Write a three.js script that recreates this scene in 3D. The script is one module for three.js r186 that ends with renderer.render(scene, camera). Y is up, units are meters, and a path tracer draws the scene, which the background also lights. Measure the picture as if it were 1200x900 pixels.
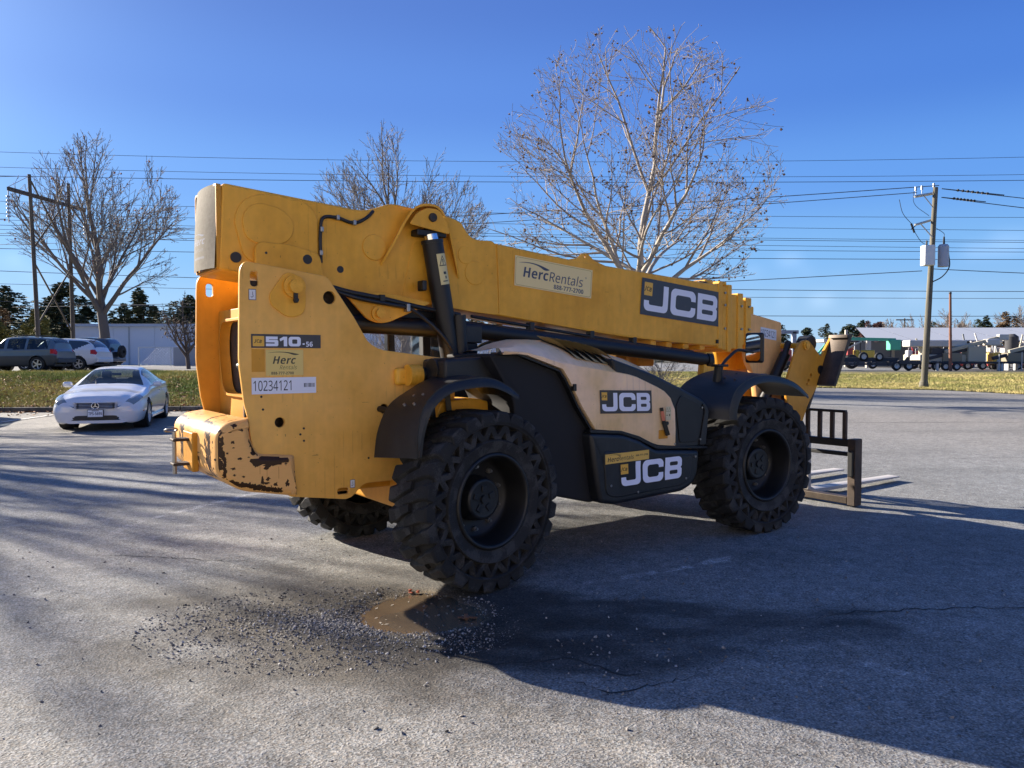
import * as THREE from 'three';
import { RoundedBoxGeometry } from 'three/addons/geometries/RoundedBoxGeometry.js';
import { mergeGeometries, mergeVertices, toCreasedNormals } from 'three/addons/utils/BufferGeometryUtils.js';

// ---------------------------------------------------------------- camera, sky, sun, exposure
const scene = new THREE.Scene();
const camera = new THREE.PerspectiveCamera(52.87, 4 / 3, 0.1, 2000);
camera.position.set(0, 1.65, 0);
camera.rotation.set(-0.0354, 0, 0);
const SUN_EL = 21 * Math.PI / 180;
const SUN_AZ = Math.atan2(-0.575, -0.818);            // azimuth of the sun in the x/z plane
const SUN = new THREE.Vector3(Math.cos(SUN_AZ) * Math.cos(SUN_EL), Math.sin(SUN_EL), Math.sin(SUN_AZ) * Math.cos(SUN_EL));
const renderer = new THREE.WebGLRenderer({ antialias: true });
renderer.setSize(1024, 768);
renderer.toneMapping = THREE.LinearToneMapping;
renderer.toneMappingExposure = 3.2;
renderer.shadowMap.enabled = true;
const sun = new THREE.DirectionalLight(new THREE.Color(1, 0.9, 0.76), 5);
sun.position.copy(SUN).multiplyScalar(120);
sun.castShadow = true;
sun.shadow.mapSize.set(4096, 4096);
Object.assign(sun.shadow.camera, { left: -60, right: 60, top: 60, bottom: -60, near: 1, far: 300 });
scene.add(sun, sun.target);
sun.target.position.set(0, 0, -15);
// ---------------------------------------------------------------- helpers
const V3 = (x, y, z) => new THREE.Vector3(x, y, z);
function rng(seed) { let s = seed >>> 0; return () => { s = (s + 0x6D2B79F5) >>> 0; let t = s; t = Math.imul(t ^ t >>> 15, t | 1); t ^= t + Math.imul(t ^ t >>> 7, t | 61); return ((t ^ t >>> 14) >>> 0) / 4294967296; }; }
const hash2 = (x, y, s = 0) => { let h = Math.imul(x, 374761393) + Math.imul(y, 668265263) + Math.imul(s, 974634777); h = Math.imul(h ^ h >>> 13, 1274126177); return ((h ^ h >>> 16) >>> 0) / 4294967296; };
function vnoise(x, y, s = 0, per = 0) {
  let xi = Math.floor(x), yi = Math.floor(y); const fx = x - xi, fy = y - yi, u = fx * fx * (3 - 2 * fx), v = fy * fy * (3 - 2 * fy);
  let x1 = xi + 1, y1 = yi + 1;
  if (per) { xi = ((xi % per) + per) % per; x1 = ((x1 % per) + per) % per; yi = ((yi % per) + per) % per; y1 = ((y1 % per) + per) % per; }
  const a = hash2(xi, yi, s), b = hash2(x1, yi, s), c = hash2(xi, y1, s), d = hash2(x1, y1, s);
  return a + (b - a) * u + (c - a) * v + (a - b - c + d) * u * v;
}
function fbm(x, y, oct = 4, s = 0, per = 0) { let a = .5, r = 0, n = 0; for (let i = 0; i < oct; i++) { r += a * vnoise(x, y, s + i, per); n += a; x *= 2; y *= 2; per *= 2; a *= .5; } return r / n; }
const sm = (a, b, x) => { const t = Math.min(1, Math.max(0, (x - a) / (b - a))); return t * t * (3 - 2 * t); };
const lerp = (a, b, t) => a + (b - a) * t;
// the sky
{
  const W = 512, H = 256, d = new Float32Array(W * H * 4);
  const stops = [[-90, 0.12, 0.115, 0.11], [-2, 0.16, 0.18, 0.19], [0, 0.145, 0.206, 0.2678], [3, 0.105, 0.1802, 0.273], [7, 0.066, 0.1505, 0.2802], [12, 0.038, 0.106, 0.2647], [18, 0.02, 0.0668, 0.2213], [25, 0.0115, 0.0445, 0.1785], [50, 0.011, 0.042, 0.155], [90, 0.0105, 0.039, 0.138]];
  for (let j = 0; j < H; j++) {
    const el = ((j + .5) / H - .5) * 180;
    let k = 0; while (k < stops.length - 2 && el > stops[k + 1][0]) k++;
    const a = stops[k], b = stops[k + 1], t = Math.min(1, Math.max(0, (el - a[0]) / (b[0] - a[0]))), s = t * t * (3 - 2 * t);
    for (let i = 0; i < W; i++) {
      const ph = ((i + .5) / W - .5) * 2 * Math.PI, th = el * Math.PI / 180;
      const c = Math.cos(ph) * Math.cos(th) * SUN.x + Math.sin(th) * SUN.y + Math.sin(ph) * Math.cos(th) * SUN.z;
      const g = el > 0 ? 0.22 * Math.pow(Math.max(0, .5 + .5 * c), 3) + 1.1 * Math.pow(Math.max(0, c), 24) : 0;
      const o = (j * W + i) * 4;
      for (let q = 0; q < 3; q++) d[o + q] = (a[q + 1] + (b[q + 1] - a[q + 1]) * s) * 1.0 + g * [.30, .385, .44][q] * .52;
      d[o + 3] = 1;
      if (el > 1.5 && el < 9) { const w = fbm(ph * 9, el * 1.5, 4, 301) * fbm(ph * 26, el * 2.2, 3, 305), c2 = .05 * sm(.30, .46, w) * sm(1.5, 3, el) * (1 - sm(6, 9, el)); for (let q = 0; q < 3; q++) d[o + q] += c2; }
    }
  }
  const t = new THREE.DataTexture(d, W, H, THREE.RGBAFormat, THREE.FloatType);
  t.mapping = THREE.EquirectangularReflectionMapping; t.magFilter = t.minFilter = THREE.LinearFilter; t.wrapS = THREE.RepeatWrapping; t.needsUpdate = true;
  scene.background = t; scene.environment = t; scene.environmentIntensity = 1; scene.backgroundIntensity = 1;
}
const taken = new Map();
function numbered(n) { const k = taken.get(n) || 0; taken.set(n, k + 1); return k ? n + '_' + String(k).padStart(3, '0') : n; }
function shadows(o) { o.traverse(m => { if (m.isMesh) { m.castShadow = true; m.receiveShadow = true; } }); return o; }
function thing(name, label, category, [x, y, z] = [0, 0, 0], turn = 0, group) {
  const o = new THREE.Group(); o.name = numbered(name); o.position.set(x, y, z); o.rotation.y = turn;
  o.userData = { label, category }; if (group) o.userData.group = group; scene.add(o); return o;
}
function part(name, geo, mat, parent, label) {
  const m = new THREE.Mesh(geo, mat); m.name = name; m.castShadow = m.receiveShadow = true; parent.add(m); if (label) m.userData.label = label; return m;
}
function single(name, geo, mat, label, category, group) {
  const m = part(numbered(name), geo, mat, scene); m.userData = { label, category }; if (group) m.userData.group = group; return m;
}
function structure(name, geo, mat) { const m = part(numbered(name), geo, mat, scene); m.userData.kind = 'structure'; return m; }
function dup(root, [x, y, z], turn, label, group) {
  const r = root.clone(); r.userData = { ...root.userData }; r.name = numbered(root.name.replace(/_\d{3}$/, '')); scene.add(r);
  r.position.set(x, y, z); r.rotation.y = turn; if (label) r.userData.label = label; if (group) r.userData.group = group; return r;
}
// uv by dominant face direction, in metres
function boxUV(g, k = 1) {
  g = g.index ? g.toNonIndexed() : g;
  const p = g.attributes.position, uv = new Float32Array(p.count * 2), a = V3(), b = V3(), c = V3(), n = V3();
  for (let i = 0; i < p.count; i += 3) {
    a.fromBufferAttribute(p, i); b.fromBufferAttribute(p, i + 1); c.fromBufferAttribute(p, i + 2);
    n.copy(b).sub(a).cross(c.clone().sub(a)); const x = Math.abs(n.x), y = Math.abs(n.y), z = Math.abs(n.z);
    [a, b, c].forEach((q, j) => { const o = (i + j) * 2; if (z >= x && z >= y) { uv[o] = q.x * k; uv[o + 1] = q.y * k; } else if (x >= y) { uv[o] = q.z * k; uv[o + 1] = q.y * k; } else { uv[o] = q.x * k; uv[o + 1] = q.z * k; } });
  }
  g.setAttribute('uv', new THREE.BufferAttribute(uv, 2)); return g;
}
const clean = g => { g = g.index ? g.toNonIndexed() : g; for (const k of Object.keys(g.attributes)) if (!['position', 'normal', 'uv'].includes(k)) g.deleteAttribute(k); return g; };
const merge = gs => mergeGeometries(gs.map(clean));
function shapeOf(pts, holes = []) {
  const s = new THREE.Shape(pts.map(p => new THREE.Vector2(p[0], p[1])));
  for (const h of holes) s.holes.push(new THREE.Path(h.map(p => new THREE.Vector2(p[0], p[1]))));
  return s;
}
// polygon with rounded corners
function roundPoly(pts, r = .03, seg = 4) {
  const out = [], n = pts.length;
  for (let i = 0; i < n; i++) {
    const p = pts[i], a = pts[(i + n - 1) % n], b = pts[(i + 1) % n], rr = p[2] ?? r;
    const la = Math.hypot(a[0] - p[0], a[1] - p[1]), lb = Math.hypot(b[0] - p[0], b[1] - p[1]), d = Math.min(rr, la * .48, lb * .48);
    if (d < 1e-4) { out.push([p[0], p[1]]); continue; }
    const A = [p[0] + (a[0] - p[0]) * d / la, p[1] + (a[1] - p[1]) * d / la], B = [p[0] + (b[0] - p[0]) * d / lb, p[1] + (b[1] - p[1]) * d / lb];
    for (let k = 0; k <= seg; k++) { const t = k / seg, u = 1 - t; out.push([u * u * A[0] + 2 * u * t * p[0] + t * t * B[0], u * u * A[1] + 2 * u * t * p[1] + t * t * B[1]]); }
  }
  return out;
}
const circle = (x, y, r, n = 16, sx = 1, sy = 1) => Array.from({ length: n }, (_, i) => [x + r * sx * Math.cos(i / n * 6.28318), y + r * sy * Math.sin(i / n * 6.28318)]);
function flatCaps(g, ax) { const p = g.attributes.position, n = g.attributes.normal, a = V3(), b = V3(), c = V3(); for (let i = 0; i < p.count; i += 3) { a.fromBufferAttribute(p, i); b.fromBufferAttribute(p, i + 1).sub(a); c.fromBufferAttribute(p, i + 2).sub(a); b.cross(c).normalize(); if (Math.abs(b.getComponent(ax)) > .999) for (let k = 0; k < 3; k++) n.setXYZ(i + k, b.x, b.y, b.z); } return g; }
// extrude a side profile (x,y) from z0 to z1 with bevel
function ext(pts, z0, z1, bev = .006, holes = [], bs = 2) {
  bev = Math.min(bev, (z1 - z0) * .45);
  const g = new THREE.ExtrudeGeometry(shapeOf(pts, holes), { depth: z1 - z0 - 2 * bev, bevelEnabled: bev > 0, bevelThickness: bev, bevelSize: bev, bevelOffset: -bev, bevelSegments: bs, curveSegments: 8 });
  g.translate(0, 0, z0 + bev);
  return boxUV(flatCaps(toCreasedNormals(g, .6), 2));
}
// the same in the z/y plane, extruded along x
function extX(pts, x0, x1, bev = .006, holes = [], bs = 2) {
  const g = new THREE.ExtrudeGeometry(shapeOf(pts.map(p => [-p[0], p[1]]), holes.map(h => h.map(p => [-p[0], p[1]]))), { depth: x1 - x0 - 2 * bev, bevelEnabled: bev > 0, bevelThickness: bev, bevelSize: bev, bevelOffset: -bev, bevelSegments: bs });
  g.translate(0, 0, x0 + bev); g.rotateY(Math.PI / 2); return boxUV(flatCaps(toCreasedNormals(g, .6), 0));
}
// the same in plan (x,z), extruded up
function extY(pts, y0, y1, bev = .006, holes = [], bs = 2) {
  const g = new THREE.ExtrudeGeometry(shapeOf(pts.map(p => [p[0], -p[1]]), holes.map(h => h.map(p => [p[0], -p[1]]))), { depth: y1 - y0 - 2 * bev, bevelEnabled: bev > 0, bevelThickness: bev, bevelSize: bev, bevelOffset: -bev, bevelSegments: bs });
  g.translate(0, 0, y0 + bev); g.rotateX(-Math.PI / 2); return boxUV(flatCaps(toCreasedNormals(g, .6), 1));
}
function box(x0, x1, y0, y1, z0, z1, r = .008) {
  const w = x1 - x0, h = y1 - y0, d = z1 - z0; r = Math.min(r, w * .45, h * .45, d * .45);
  return boxUV(new RoundedBoxGeometry(w, h, d, 2, r).translate((x0 + x1) / 2, (y0 + y1) / 2, (z0 + z1) / 2));
}
const UP = V3(0, 1, 0);
function tube(a, b, r0, r1 = r0, n = 16, caps = true) {
  const A = V3(...a), B = V3(...b), d = B.clone().sub(A), L = d.length();
  const g = new THREE.CylinderGeometry(r1, r0, L, n, 1, !caps); g.translate(0, L / 2, 0);
  g.applyQuaternion(new THREE.Quaternion().setFromUnitVectors(UP, d.normalize())); g.translate(A.x, A.y, A.z); return g;
}
function pipe(pts, r, seg = 0, n = 8) {
  const c = new THREE.CatmullRomCurve3(pts.map(p => V3(...p)), false, 'centripetal');
  return new THREE.TubeGeometry(c, seg || pts.length * 6, r, n, false);
}
function bar(a, b, w, h, roll = 0) { // square bar from a to b
  const A = V3(...a), B = V3(...b), d = B.clone().sub(A), L = d.length();
  const g = new RoundedBoxGeometry(w, L, h, 1, Math.min(w, h) * .12); g.translate(0, L / 2, 0); if (roll) g.rotateY(roll);
  g.applyQuaternion(new THREE.Quaternion().setFromUnitVectors(UP, d.normalize())); g.translate(A.x, A.y, A.z); return boxUV(g);
}
const turned = (pts, n = 48) => new THREE.LatheGeometry(pts.map(p => new THREE.Vector2(p[0], p[1])), n);   // about y
// sheet with thickness lofted between two rails
function sheet(railA, railB, th, dirs) {
  const n = railA.length, pos = [], idx = [];
  const N = i => { const a = railA[Math.max(0, i - 1)], b = railA[Math.min(n - 1, i + 1)]; const dx = b[0] - a[0], dy = b[1] - a[1], l = Math.hypot(dx, dy) || 1; return [-dy / l * th, dx / l * th, 0]; };
  for (let i = 0; i < n; i++) { const m = N(i); const A = railA[i], B = railB[i]; pos.push(A, B, [A[0] + m[0], A[1] + m[1], A[2]], [B[0] + m[0], B[1] + m[1], B[2]]); }
  const q = (a, b, c, d) => idx.push(a, b, c, a, c, d);
  for (let i = 0; i < n - 1; i++) { const o = i * 4, p = o + 4; q(o, o + 1, p + 1, p); q(o + 2, p + 2, p + 3, o + 3); q(o, p, p + 2, o + 2); q(o + 1, o + 3, p + 3, p + 1); }
  q(0, 2, 3, 1); const e = (n - 1) * 4; q(e, e + 1, e + 3, e + 2);
  const g = new THREE.BufferGeometry(); g.setAttribute('position', new THREE.Float32BufferAttribute(pos.flat(), 3)); g.setIndex(idx);
  return boxUV(toCreasedNormals(g.toNonIndexed(), .7));
}
function smoothRail(pts, n) { const c = new THREE.CatmullRomCurve3(pts.map(p => V3(...p)), false, 'centripetal'); return c.getPoints(n).map(p => [p.x, p.y, p.z]); }

// ---------------------------------------------------------------- materials
function dataTex(size, fn, srgb = true, rep = 1) {
  const d = new Uint8Array(size * size * 4);
  for (let j = 0; j < size; j++) for (let i = 0; i < size; i++) { const c = fn((i + .5) / size, (j + .5) / size), o = (j * size + i) * 4; for (let q = 0; q < 3; q++) d[o + q] = Math.max(0, Math.min(255, (Array.isArray(c) ? c[q] : c) * 255)); d[o + 3] = 255; }
  const t = new THREE.DataTexture(d, size, size); t.wrapS = t.wrapT = THREE.RepeatWrapping; t.magFilter = THREE.LinearFilter; t.minFilter = THREE.LinearMipmapLinearFilter; t.generateMipmaps = true; t.anisotropy = 8;
  if (srgb) t.colorSpace = THREE.SRGBColorSpace; t.repeat.set(rep, rep); t.needsUpdate = true; return t;
}
const lin = (r, g, b) => new THREE.Color().setRGB(r, g, b);
function std(r, g, b, rough = .6, o = {}) { return new THREE.MeshStandardMaterial({ color: lin(r, g, b), roughness: rough, ...o }); }
// paint: mottled fading, dust specks, small dark scratches
const paintTex = dataTex(512, (u, v) => {
  const a = fbm(u * 5, v * 5, 5, 11, 5), b = fbm(u * 40, v * 40, 3, 31, 40), st = fbm(u * 60, v * 6, 3, 51, 6);
  let k = .92 + (a - .5) * .16 + (b - .5) * .06 + (st - .5) * .05;
  const sp = vnoise(u * 160, v * 160, 71, 160); if (sp > .985) k *= .6; const sc = vnoise(u * 14, v * 220, 73, 14) * vnoise(u * 9, v * 30, 74, 9); if (sc > .83) k *= .8; const rn = vnoise(u * 130, v * 5, 75, 5) * fbm(u * 6, v * 6, 2, 76, 6); if (rn > .58) k *= .94;
  return [k, k * (1 + (a - .5) * .05), k * (1 + (a - .5) * .35)].map(x => Math.min(1, x));
}, true, .55);
const dustTex = dataTex(512, (u, v) => {
  const a = fbm(u * 6, v * 6, 5, 5, 6), b = vnoise(u * 128, v * 128, 9, 128), s = fbm(u * 30, v * 4, 3, 2, 4);
  const k = .62 + (a - .5) * .45 + (b - .5) * .1 + (s - .5) * .18; return [k * 1.02, k, k * .96];
}, true, .8);
const roughTex = dataTex(256, (u, v) => { const k = .8 + (fbm(u * 8, v * 8, 4, 3, 8) - .5) * .6; return [k, k, k]; }, false, 1);
const grainBump = dataTex(256, (u, v) => fbm(u * 64, v * 64, 2, 8, 64), false, 4);
const M = {};
M.yellow = new THREE.MeshPhysicalMaterial({ color: lin(.97, .48, .05), specularIntensity: .5, roughness: .5, map: paintTex, roughnessMap: roughTex, clearcoat: .04, clearcoatRoughness: .4 });
M.orange = new THREE.MeshPhysicalMaterial({ color: lin(.72, .33, .035), specularIntensity: .5, roughness: .5, map: paintTex, clearcoat: .04, clearcoatRoughness: .4 });  // darker copy of the yellow paint, with shade put into its colour
M.faded = new THREE.MeshPhysicalMaterial({ color: lin(.97, .53, .19), specularIntensity: .5, roughness: .5, map: paintTex, roughnessMap: roughTex });
M.plate = new THREE.MeshPhysicalMaterial({ color: lin(.97, .515, .11), specularIntensity: .5, roughness: .5, map: paintTex, roughnessMap: roughTex, clearcoat: .03, clearcoatRoughness: .4 });
M.cream = new THREE.MeshPhysicalMaterial({ color: lin(.99, .69, .41), specularIntensity: .5, roughness: .5, map: paintTex, roughnessMap: roughTex });
M.louvre = std(.62, .42, .17, .55, { map: paintTex });
M.black = new THREE.MeshStandardMaterial({ color: lin(.015, .016, .019), roughness: .5, map: dustTex });
M.plastic = new THREE.MeshStandardMaterial({ color: lin(.024, .027, .034), roughness: .45, map: dustTex, bumpMap: grainBump, bumpScale: .0006 });
const tyreTex = dataTex(512, (u, v) => { const a = fbm(u * 9, v * 9, 5, 15, 9), b = vnoise(u * 120, v * 120, 19, 120), w = sm(.46, .68, a + (b - .5) * .16); const k = .38 + w * .3 + (b - .5) * .08; return [k * 1.0, k * .99, k * .97]; }, true, 1.3);
M.rubber = new THREE.MeshStandardMaterial({ color: lin(.085, .086, .09), roughness: .8, map: tyreTex, bumpMap: grainBump, bumpScale: .002 });
M.rim = std(.022, .022, .024, .5, { map: dustTex });
M.steel = std(.32, .31, .3, .4, { metalness: .8, roughnessMap: roughTex });
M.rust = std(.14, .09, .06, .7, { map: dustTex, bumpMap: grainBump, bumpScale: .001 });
M.worn = std(.13, .095, .07, .55, { map: dustTex, metalness: .35 });
M.hose = std(.012, .012, .013, .5);
M.chrome = std(.75, .75, .76, .15, { metalness: 1 });
M.glass = new THREE.MeshPhysicalMaterial({ color: 0xffffff, roughness: .03, transmission: 1, thickness: 0, ior: 1.5 });
M.tint = new THREE.MeshPhysicalMaterial({ color: lin(.45, .5, .5), roughness: .03, transmission: 1, thickness: 0, ior: 1.5 });
M.mirror = std(.8, .82, .85, .03, { metalness: 1 });
// ---------------------------------------------------------------- ground
const inEll = (x, z, cx, cz, rx, rz, rot = 0) => { const c = Math.cos(rot), s = Math.sin(rot), dx = x - cx, dz = z - cz; const a = (dx * c + dz * s) / rx, b = (-dx * s + dz * c) / rz; return Math.hypot(a, b); };
const PUD = [-.68, -5.02];
const pudD = (x, z) => Math.min(inEll(x, z, -.66, -5.02, .34, .42, .15), inEll(x, z, -.46, -4.93, .27, .30, 0)) + (fbm(x * 5, z * 5, 3, 41) - .5) * .35;
function lotHeight(x, z) {
  let y = (fbm(x * .35, z * .35, 3, 21) - .5) * .03 + (fbm(x * 3, z * 3, 2, 22) - .5) * .006;
  y -= .045 * (1 - sm(.45, 1.45, pudD(x, z)));
  return y;
}
const segDist = (x, z, a, b) => { const dx = b[0] - a[0], dz = b[1] - a[1], t = Math.max(0, Math.min(1, ((x - a[0]) * dx + (z - a[1]) * dz) / (dx * dx + dz * dz))); return [Math.hypot(x - a[0] - dx * t, z - a[1] - dz * t), t]; };
const paintMarks = [[[.55, -5.6], [.95, -5.78], .035, .5], [[.95, -5.78], [1.4, -6.02], .04, .75], [[1.4, -6.02], [1.78, -6.3], .045, .7], [[1.62, -6.2], [1.78, -6.22], .06, .8], [[1.78, -6.3], [2.3, -6.9], .04, .2],
  [[-3.75, -7.15], [-3.72, -7.75], .05, .35], [[-3.72, -7.75], [-3.5, -8.3], .05, .6], [[-3.5, -8.3], [-3.2, -9.1], .06, .75], [[-3.2, -9.1], [-2.9, -9.5], .06, .6], [[1.9, -4.1], [2.1, -3.92], .03, .5]];
function lotColour(x, z) {
  const n1 = fbm(x * .25 + 7, z * .25, 4, 61), n2 = fbm(x * 1.3, z * 1.3, 4, 62), n3 = fbm(x * 6, z * 6, 3, 63);
  let k = .385 + (n1 - .5) * .11 + (n2 - .5) * .08 + (n3 - .5) * .05, warm = (fbm(x * .12, z * .12, 2, 65) - .5) * .16;
  let c = [k * (1 + warm), k, k * (1 - warm)];
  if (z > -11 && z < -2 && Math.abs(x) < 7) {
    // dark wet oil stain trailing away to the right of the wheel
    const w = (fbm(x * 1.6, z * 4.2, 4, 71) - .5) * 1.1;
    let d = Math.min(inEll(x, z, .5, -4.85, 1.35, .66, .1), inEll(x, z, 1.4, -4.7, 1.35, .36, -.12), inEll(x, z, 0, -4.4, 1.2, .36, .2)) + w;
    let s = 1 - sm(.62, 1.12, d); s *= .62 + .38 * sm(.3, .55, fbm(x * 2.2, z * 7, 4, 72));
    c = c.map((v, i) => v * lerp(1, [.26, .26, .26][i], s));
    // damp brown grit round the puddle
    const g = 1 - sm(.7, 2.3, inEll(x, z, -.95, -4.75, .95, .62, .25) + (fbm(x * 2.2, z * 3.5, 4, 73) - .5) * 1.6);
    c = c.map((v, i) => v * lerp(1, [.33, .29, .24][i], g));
    const b = 1 - sm(.9, 1.25, pudD(x, z)); c = c.map((v, i) => lerp(v, [.30, .23, .145][i], b));
    for (const [a, e, wd, st] of paintMarks) { const [q] = segDist(x, z, a, e); const m = (1 - sm(wd * .6, wd * 1.3, q)) * st * sm(.3, .6, fbm(x * 14, z * 14, 3, 75)); c = c.map(v => lerp(v, .92, m)); }
  }
  // old tyre scuffs and patches further out
  const p = sm(.6, .72, fbm(x * .5, z * 1.6, 4, 81)) * .16; return c.map(v => v * (1 - p));
}
{
  const axis = (lo, hi, f0, f1, st, gr) => { const a = []; for (let v = f0; v <= f1 + 1e-6; v += st) a.push(v); let s = st, v = f1; while (v < hi) { s = Math.min(s * gr, 3); v += s; a.push(Math.min(v, hi)); } s = st; v = f0; while (v > lo) { s = Math.min(s * gr, 3); v -= s; a.unshift(Math.max(v, lo)); } return a; };
  const xs = axis(-90, 110, -5, 5, .035, 1.09), zs = axis(-68, 14, -9.6, -2.4, .035, 1.09), nx = xs.length, nz = zs.length;
  const pos = new Float32Array(nx * nz * 3), uv = new Float32Array(nx * nz * 2), col = new Float32Array(nx * nz * 3), idx = [];
  for (let j = 0; j < nz; j++) for (let i = 0; i < nx; i++) {
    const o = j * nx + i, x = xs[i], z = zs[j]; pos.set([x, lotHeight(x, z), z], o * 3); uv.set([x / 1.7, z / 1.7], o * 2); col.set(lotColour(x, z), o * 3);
    if (i < nx - 1 && j < nz - 1) idx.push(o, o + nx, o + 1, o + 1, o + nx, o + nx + 1);
  }
  const g = new THREE.BufferGeometry(); g.setAttribute('position', new THREE.BufferAttribute(pos, 3)); g.setAttribute('uv', new THREE.BufferAttribute(uv, 2)); g.setAttribute('color', new THREE.BufferAttribute(col, 3)); g.setIndex(idx); g.computeVertexNormals();
  const agg = (u, v) => { const a = vnoise(u * 210, v * 210, 1, 210), b = vnoise(u * 400, v * 400, 2, 400), c = fbm(u * 24, v * 24, 3, 3, 24); return [a, b, c]; };
  const map = dataTex(1024, (u, v) => {
    const [a, b, c] = agg(u, v); let k = .74 + (a - .5) * .35 + (b - .5) * .27 + (c - .5) * .24; if (a > .86) k += .15; if (b > .93) k += .15; if (a < .1) k -= .15;
    const t = (hash2(Math.floor(u * 150), Math.floor(v * 150), 5) - .5) * .05; return [k + t, k, k - t];
  });
  const bump = dataTex(1024, (u, v) => { const [a, b, c] = agg(u, v); return .5 + (a - .5) * .5 + (b - .5) * .3 + (c - .5) * .4; }, false);
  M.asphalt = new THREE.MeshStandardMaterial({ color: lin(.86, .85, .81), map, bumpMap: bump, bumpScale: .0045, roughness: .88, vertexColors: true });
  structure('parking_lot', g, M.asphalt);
}
// the land to the horizon
{
  const g = new THREE.PlaneGeometry(2400, 2400, 1, 1); g.rotateX(-Math.PI / 2); g.translate(0, -.12, 0);
  const uv = g.attributes.uv; for (let i = 0; i < uv.count; i++) uv.setXY(i, uv.getX(i) * 120, uv.getY(i) * 120);
  M.land = std(.12, .115, .06, .95, { map: dustTex }); structure('terrain', g, M.land);
}
const grassTex = dataTex(1024, (u, v) => {
  const a = fbm(u * 8, v * 8, 5, 91, 8), b = fbm(u * 90, v * 60, 3, 92, 30), c = vnoise(u * 256, v * 256, 93, 256), w = sm(.35, .7, a + (b - .5) * .5);
  const k = .75 + (b - .5) * .6 + (c - .5) * .45; return [lerp(.40, .62, w) * k, lerp(.44, .54, w) * k, lerp(.17, .30, w) * k];
});
M.grass = std(1, 1, .95, .95, { map: grassTex });
const kerbZ = x => -22.75 - (x + 15) * .105 - (x > -2 ? (x + 2) * (x + 2) * .09 : 0);
const bankY = (x, z) => { const d = kerbZ(x) - z; return .12 + .83 * sm(0, 12.5, d) + (fbm(x * .5, z * .5, 3, 101) - .5) * .12 * sm(0, 1.5, d); };
function sheetGrid(nx, nz, f, uvs = .5) {
  const pos = [], uv = [], idx = [];
  for (let j = 0; j <= nz; j++) for (let i = 0; i <= nx; i++) { const p = f(i / nx, j / nz); pos.push(...p); uv.push(p[0] * uvs, p[2] * uvs); if (i < nx && j < nz) { const o = j * (nx + 1) + i; idx.push(o, o + 1, o + nx + 1, o + 1, o + nx + 2, o + nx + 1); } }
  const g = new THREE.BufferGeometry(); g.setAttribute('position', new THREE.Float32BufferAttribute(pos, 3)); g.setAttribute('uv', new THREE.Float32BufferAttribute(uv, 2)); g.setIndex(idx); g.computeVertexNormals(); return g;
}
structure('grass_bank', sheetGrid(160, 40, (u, v) => { const x = -62 + u * 66, z0 = kerbZ(x) - .16, z = lerp(z0, -36.3, v); return [x, bankY(x, z), z]; }, .4), M.grass);
const paved = g => { const p = g.attributes.position, c = new Float32Array(p.count * 3); for (let i = 0; i < p.count; i++) c.set(lotColour(p.getX(i), p.getZ(i)), i * 3); g.setAttribute('color', new THREE.BufferAttribute(c, 3)); return g; };
structure('upper_parking_lot', paved(sheetGrid(60, 30, (u, v) => [-70 + u * 74, .93, lerp(-36, -75, v)], .6)), M.asphalt);
const fieldEdge = x => x < 15 ? -41.2 : x < 21 ? lerp(-41.2, -38.3, sm(15, 21, x)) : x < 25 ? lerp(-38.3, -31.2, sm(20.6, 23.5, x)) : -31.2;
const fieldY = (x, z) => .035 + .33 * sm(0, 26, fieldEdge(x) - z) + (fbm(x * .2, z * .2, 3, 103) - .5) * .06 * sm(0, 3, fieldEdge(x) - z);
structure('grass_field', sheetGrid(200, 40, (u, v) => { const x = 4.5 + u * 95, z = lerp(fieldEdge(x), -66, v); return [x, fieldY(x, z), z]; }, .3), M.grass);
structure('gravel_yard', paved(sheetGrid(60, 40, (u, v) => [4 + u * 140, .385, lerp(-65.8, -150, v)], .6)), M.asphalt);
// concrete kerb below the bank, in cast lengths
{
  const conc = std(.3, .29, .27, .9, { map: dustTex });
  const root = thing('kerb', 'weathered concrete kerb along the foot of the leafy grass bank', 'kerb', [0, 0, 0]);
  for (let x = -46; x < 1.5; x += 2.4) {
    const x1 = Math.min(x + 2.385, 1.9), a = [x, kerbZ(x)], b = [x1, kerbZ(x1)];
    const L = Math.hypot(b[0] - a[0], b[1] - a[1]), g = new RoundedBoxGeometry(L, .3, .17, 2, .03); boxUV(g);
    const m = part('kerb_stone', boxUV(g), conc, root); m.position.set((a[0] + b[0]) / 2, .0, (a[1] + b[1]) / 2 - .06); m.rotation.y = -Math.atan2(b[1] - a[1], b[0] - a[0]);
  }
}
// worn bay lines beside the white car
{
  const worn = dataTex(256, (u, v) => { const k = sm(.34, .52, fbm(u * 10, v * 30, 4, 111, 10)); return [k, k, k]; }, false);
  const pm = std(.62, .61, .58, .8, { alphaMap: worn, transparent: true });
  for (const [a, b] of [[[-12.6, -17.0], [-12.9, -22.0]], [[-7.55, -17.2], [-8.1, -22.3]], [[-18.2, -16.8], [-18.2, -21.8]]]) {
    const L = Math.hypot(b[0] - a[0], b[1] - a[1]), g = new THREE.PlaneGeometry(.12, L, 1, 1); g.rotateX(-Math.PI / 2);
    const m = structure('painted_bay_line', g, pm); m.position.set((a[0] + b[0]) / 2, .022, (a[1] + b[1]) / 2); m.rotation.y = Math.atan2(b[0] - a[0], b[1] - a[1]);
  }
}
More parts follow.
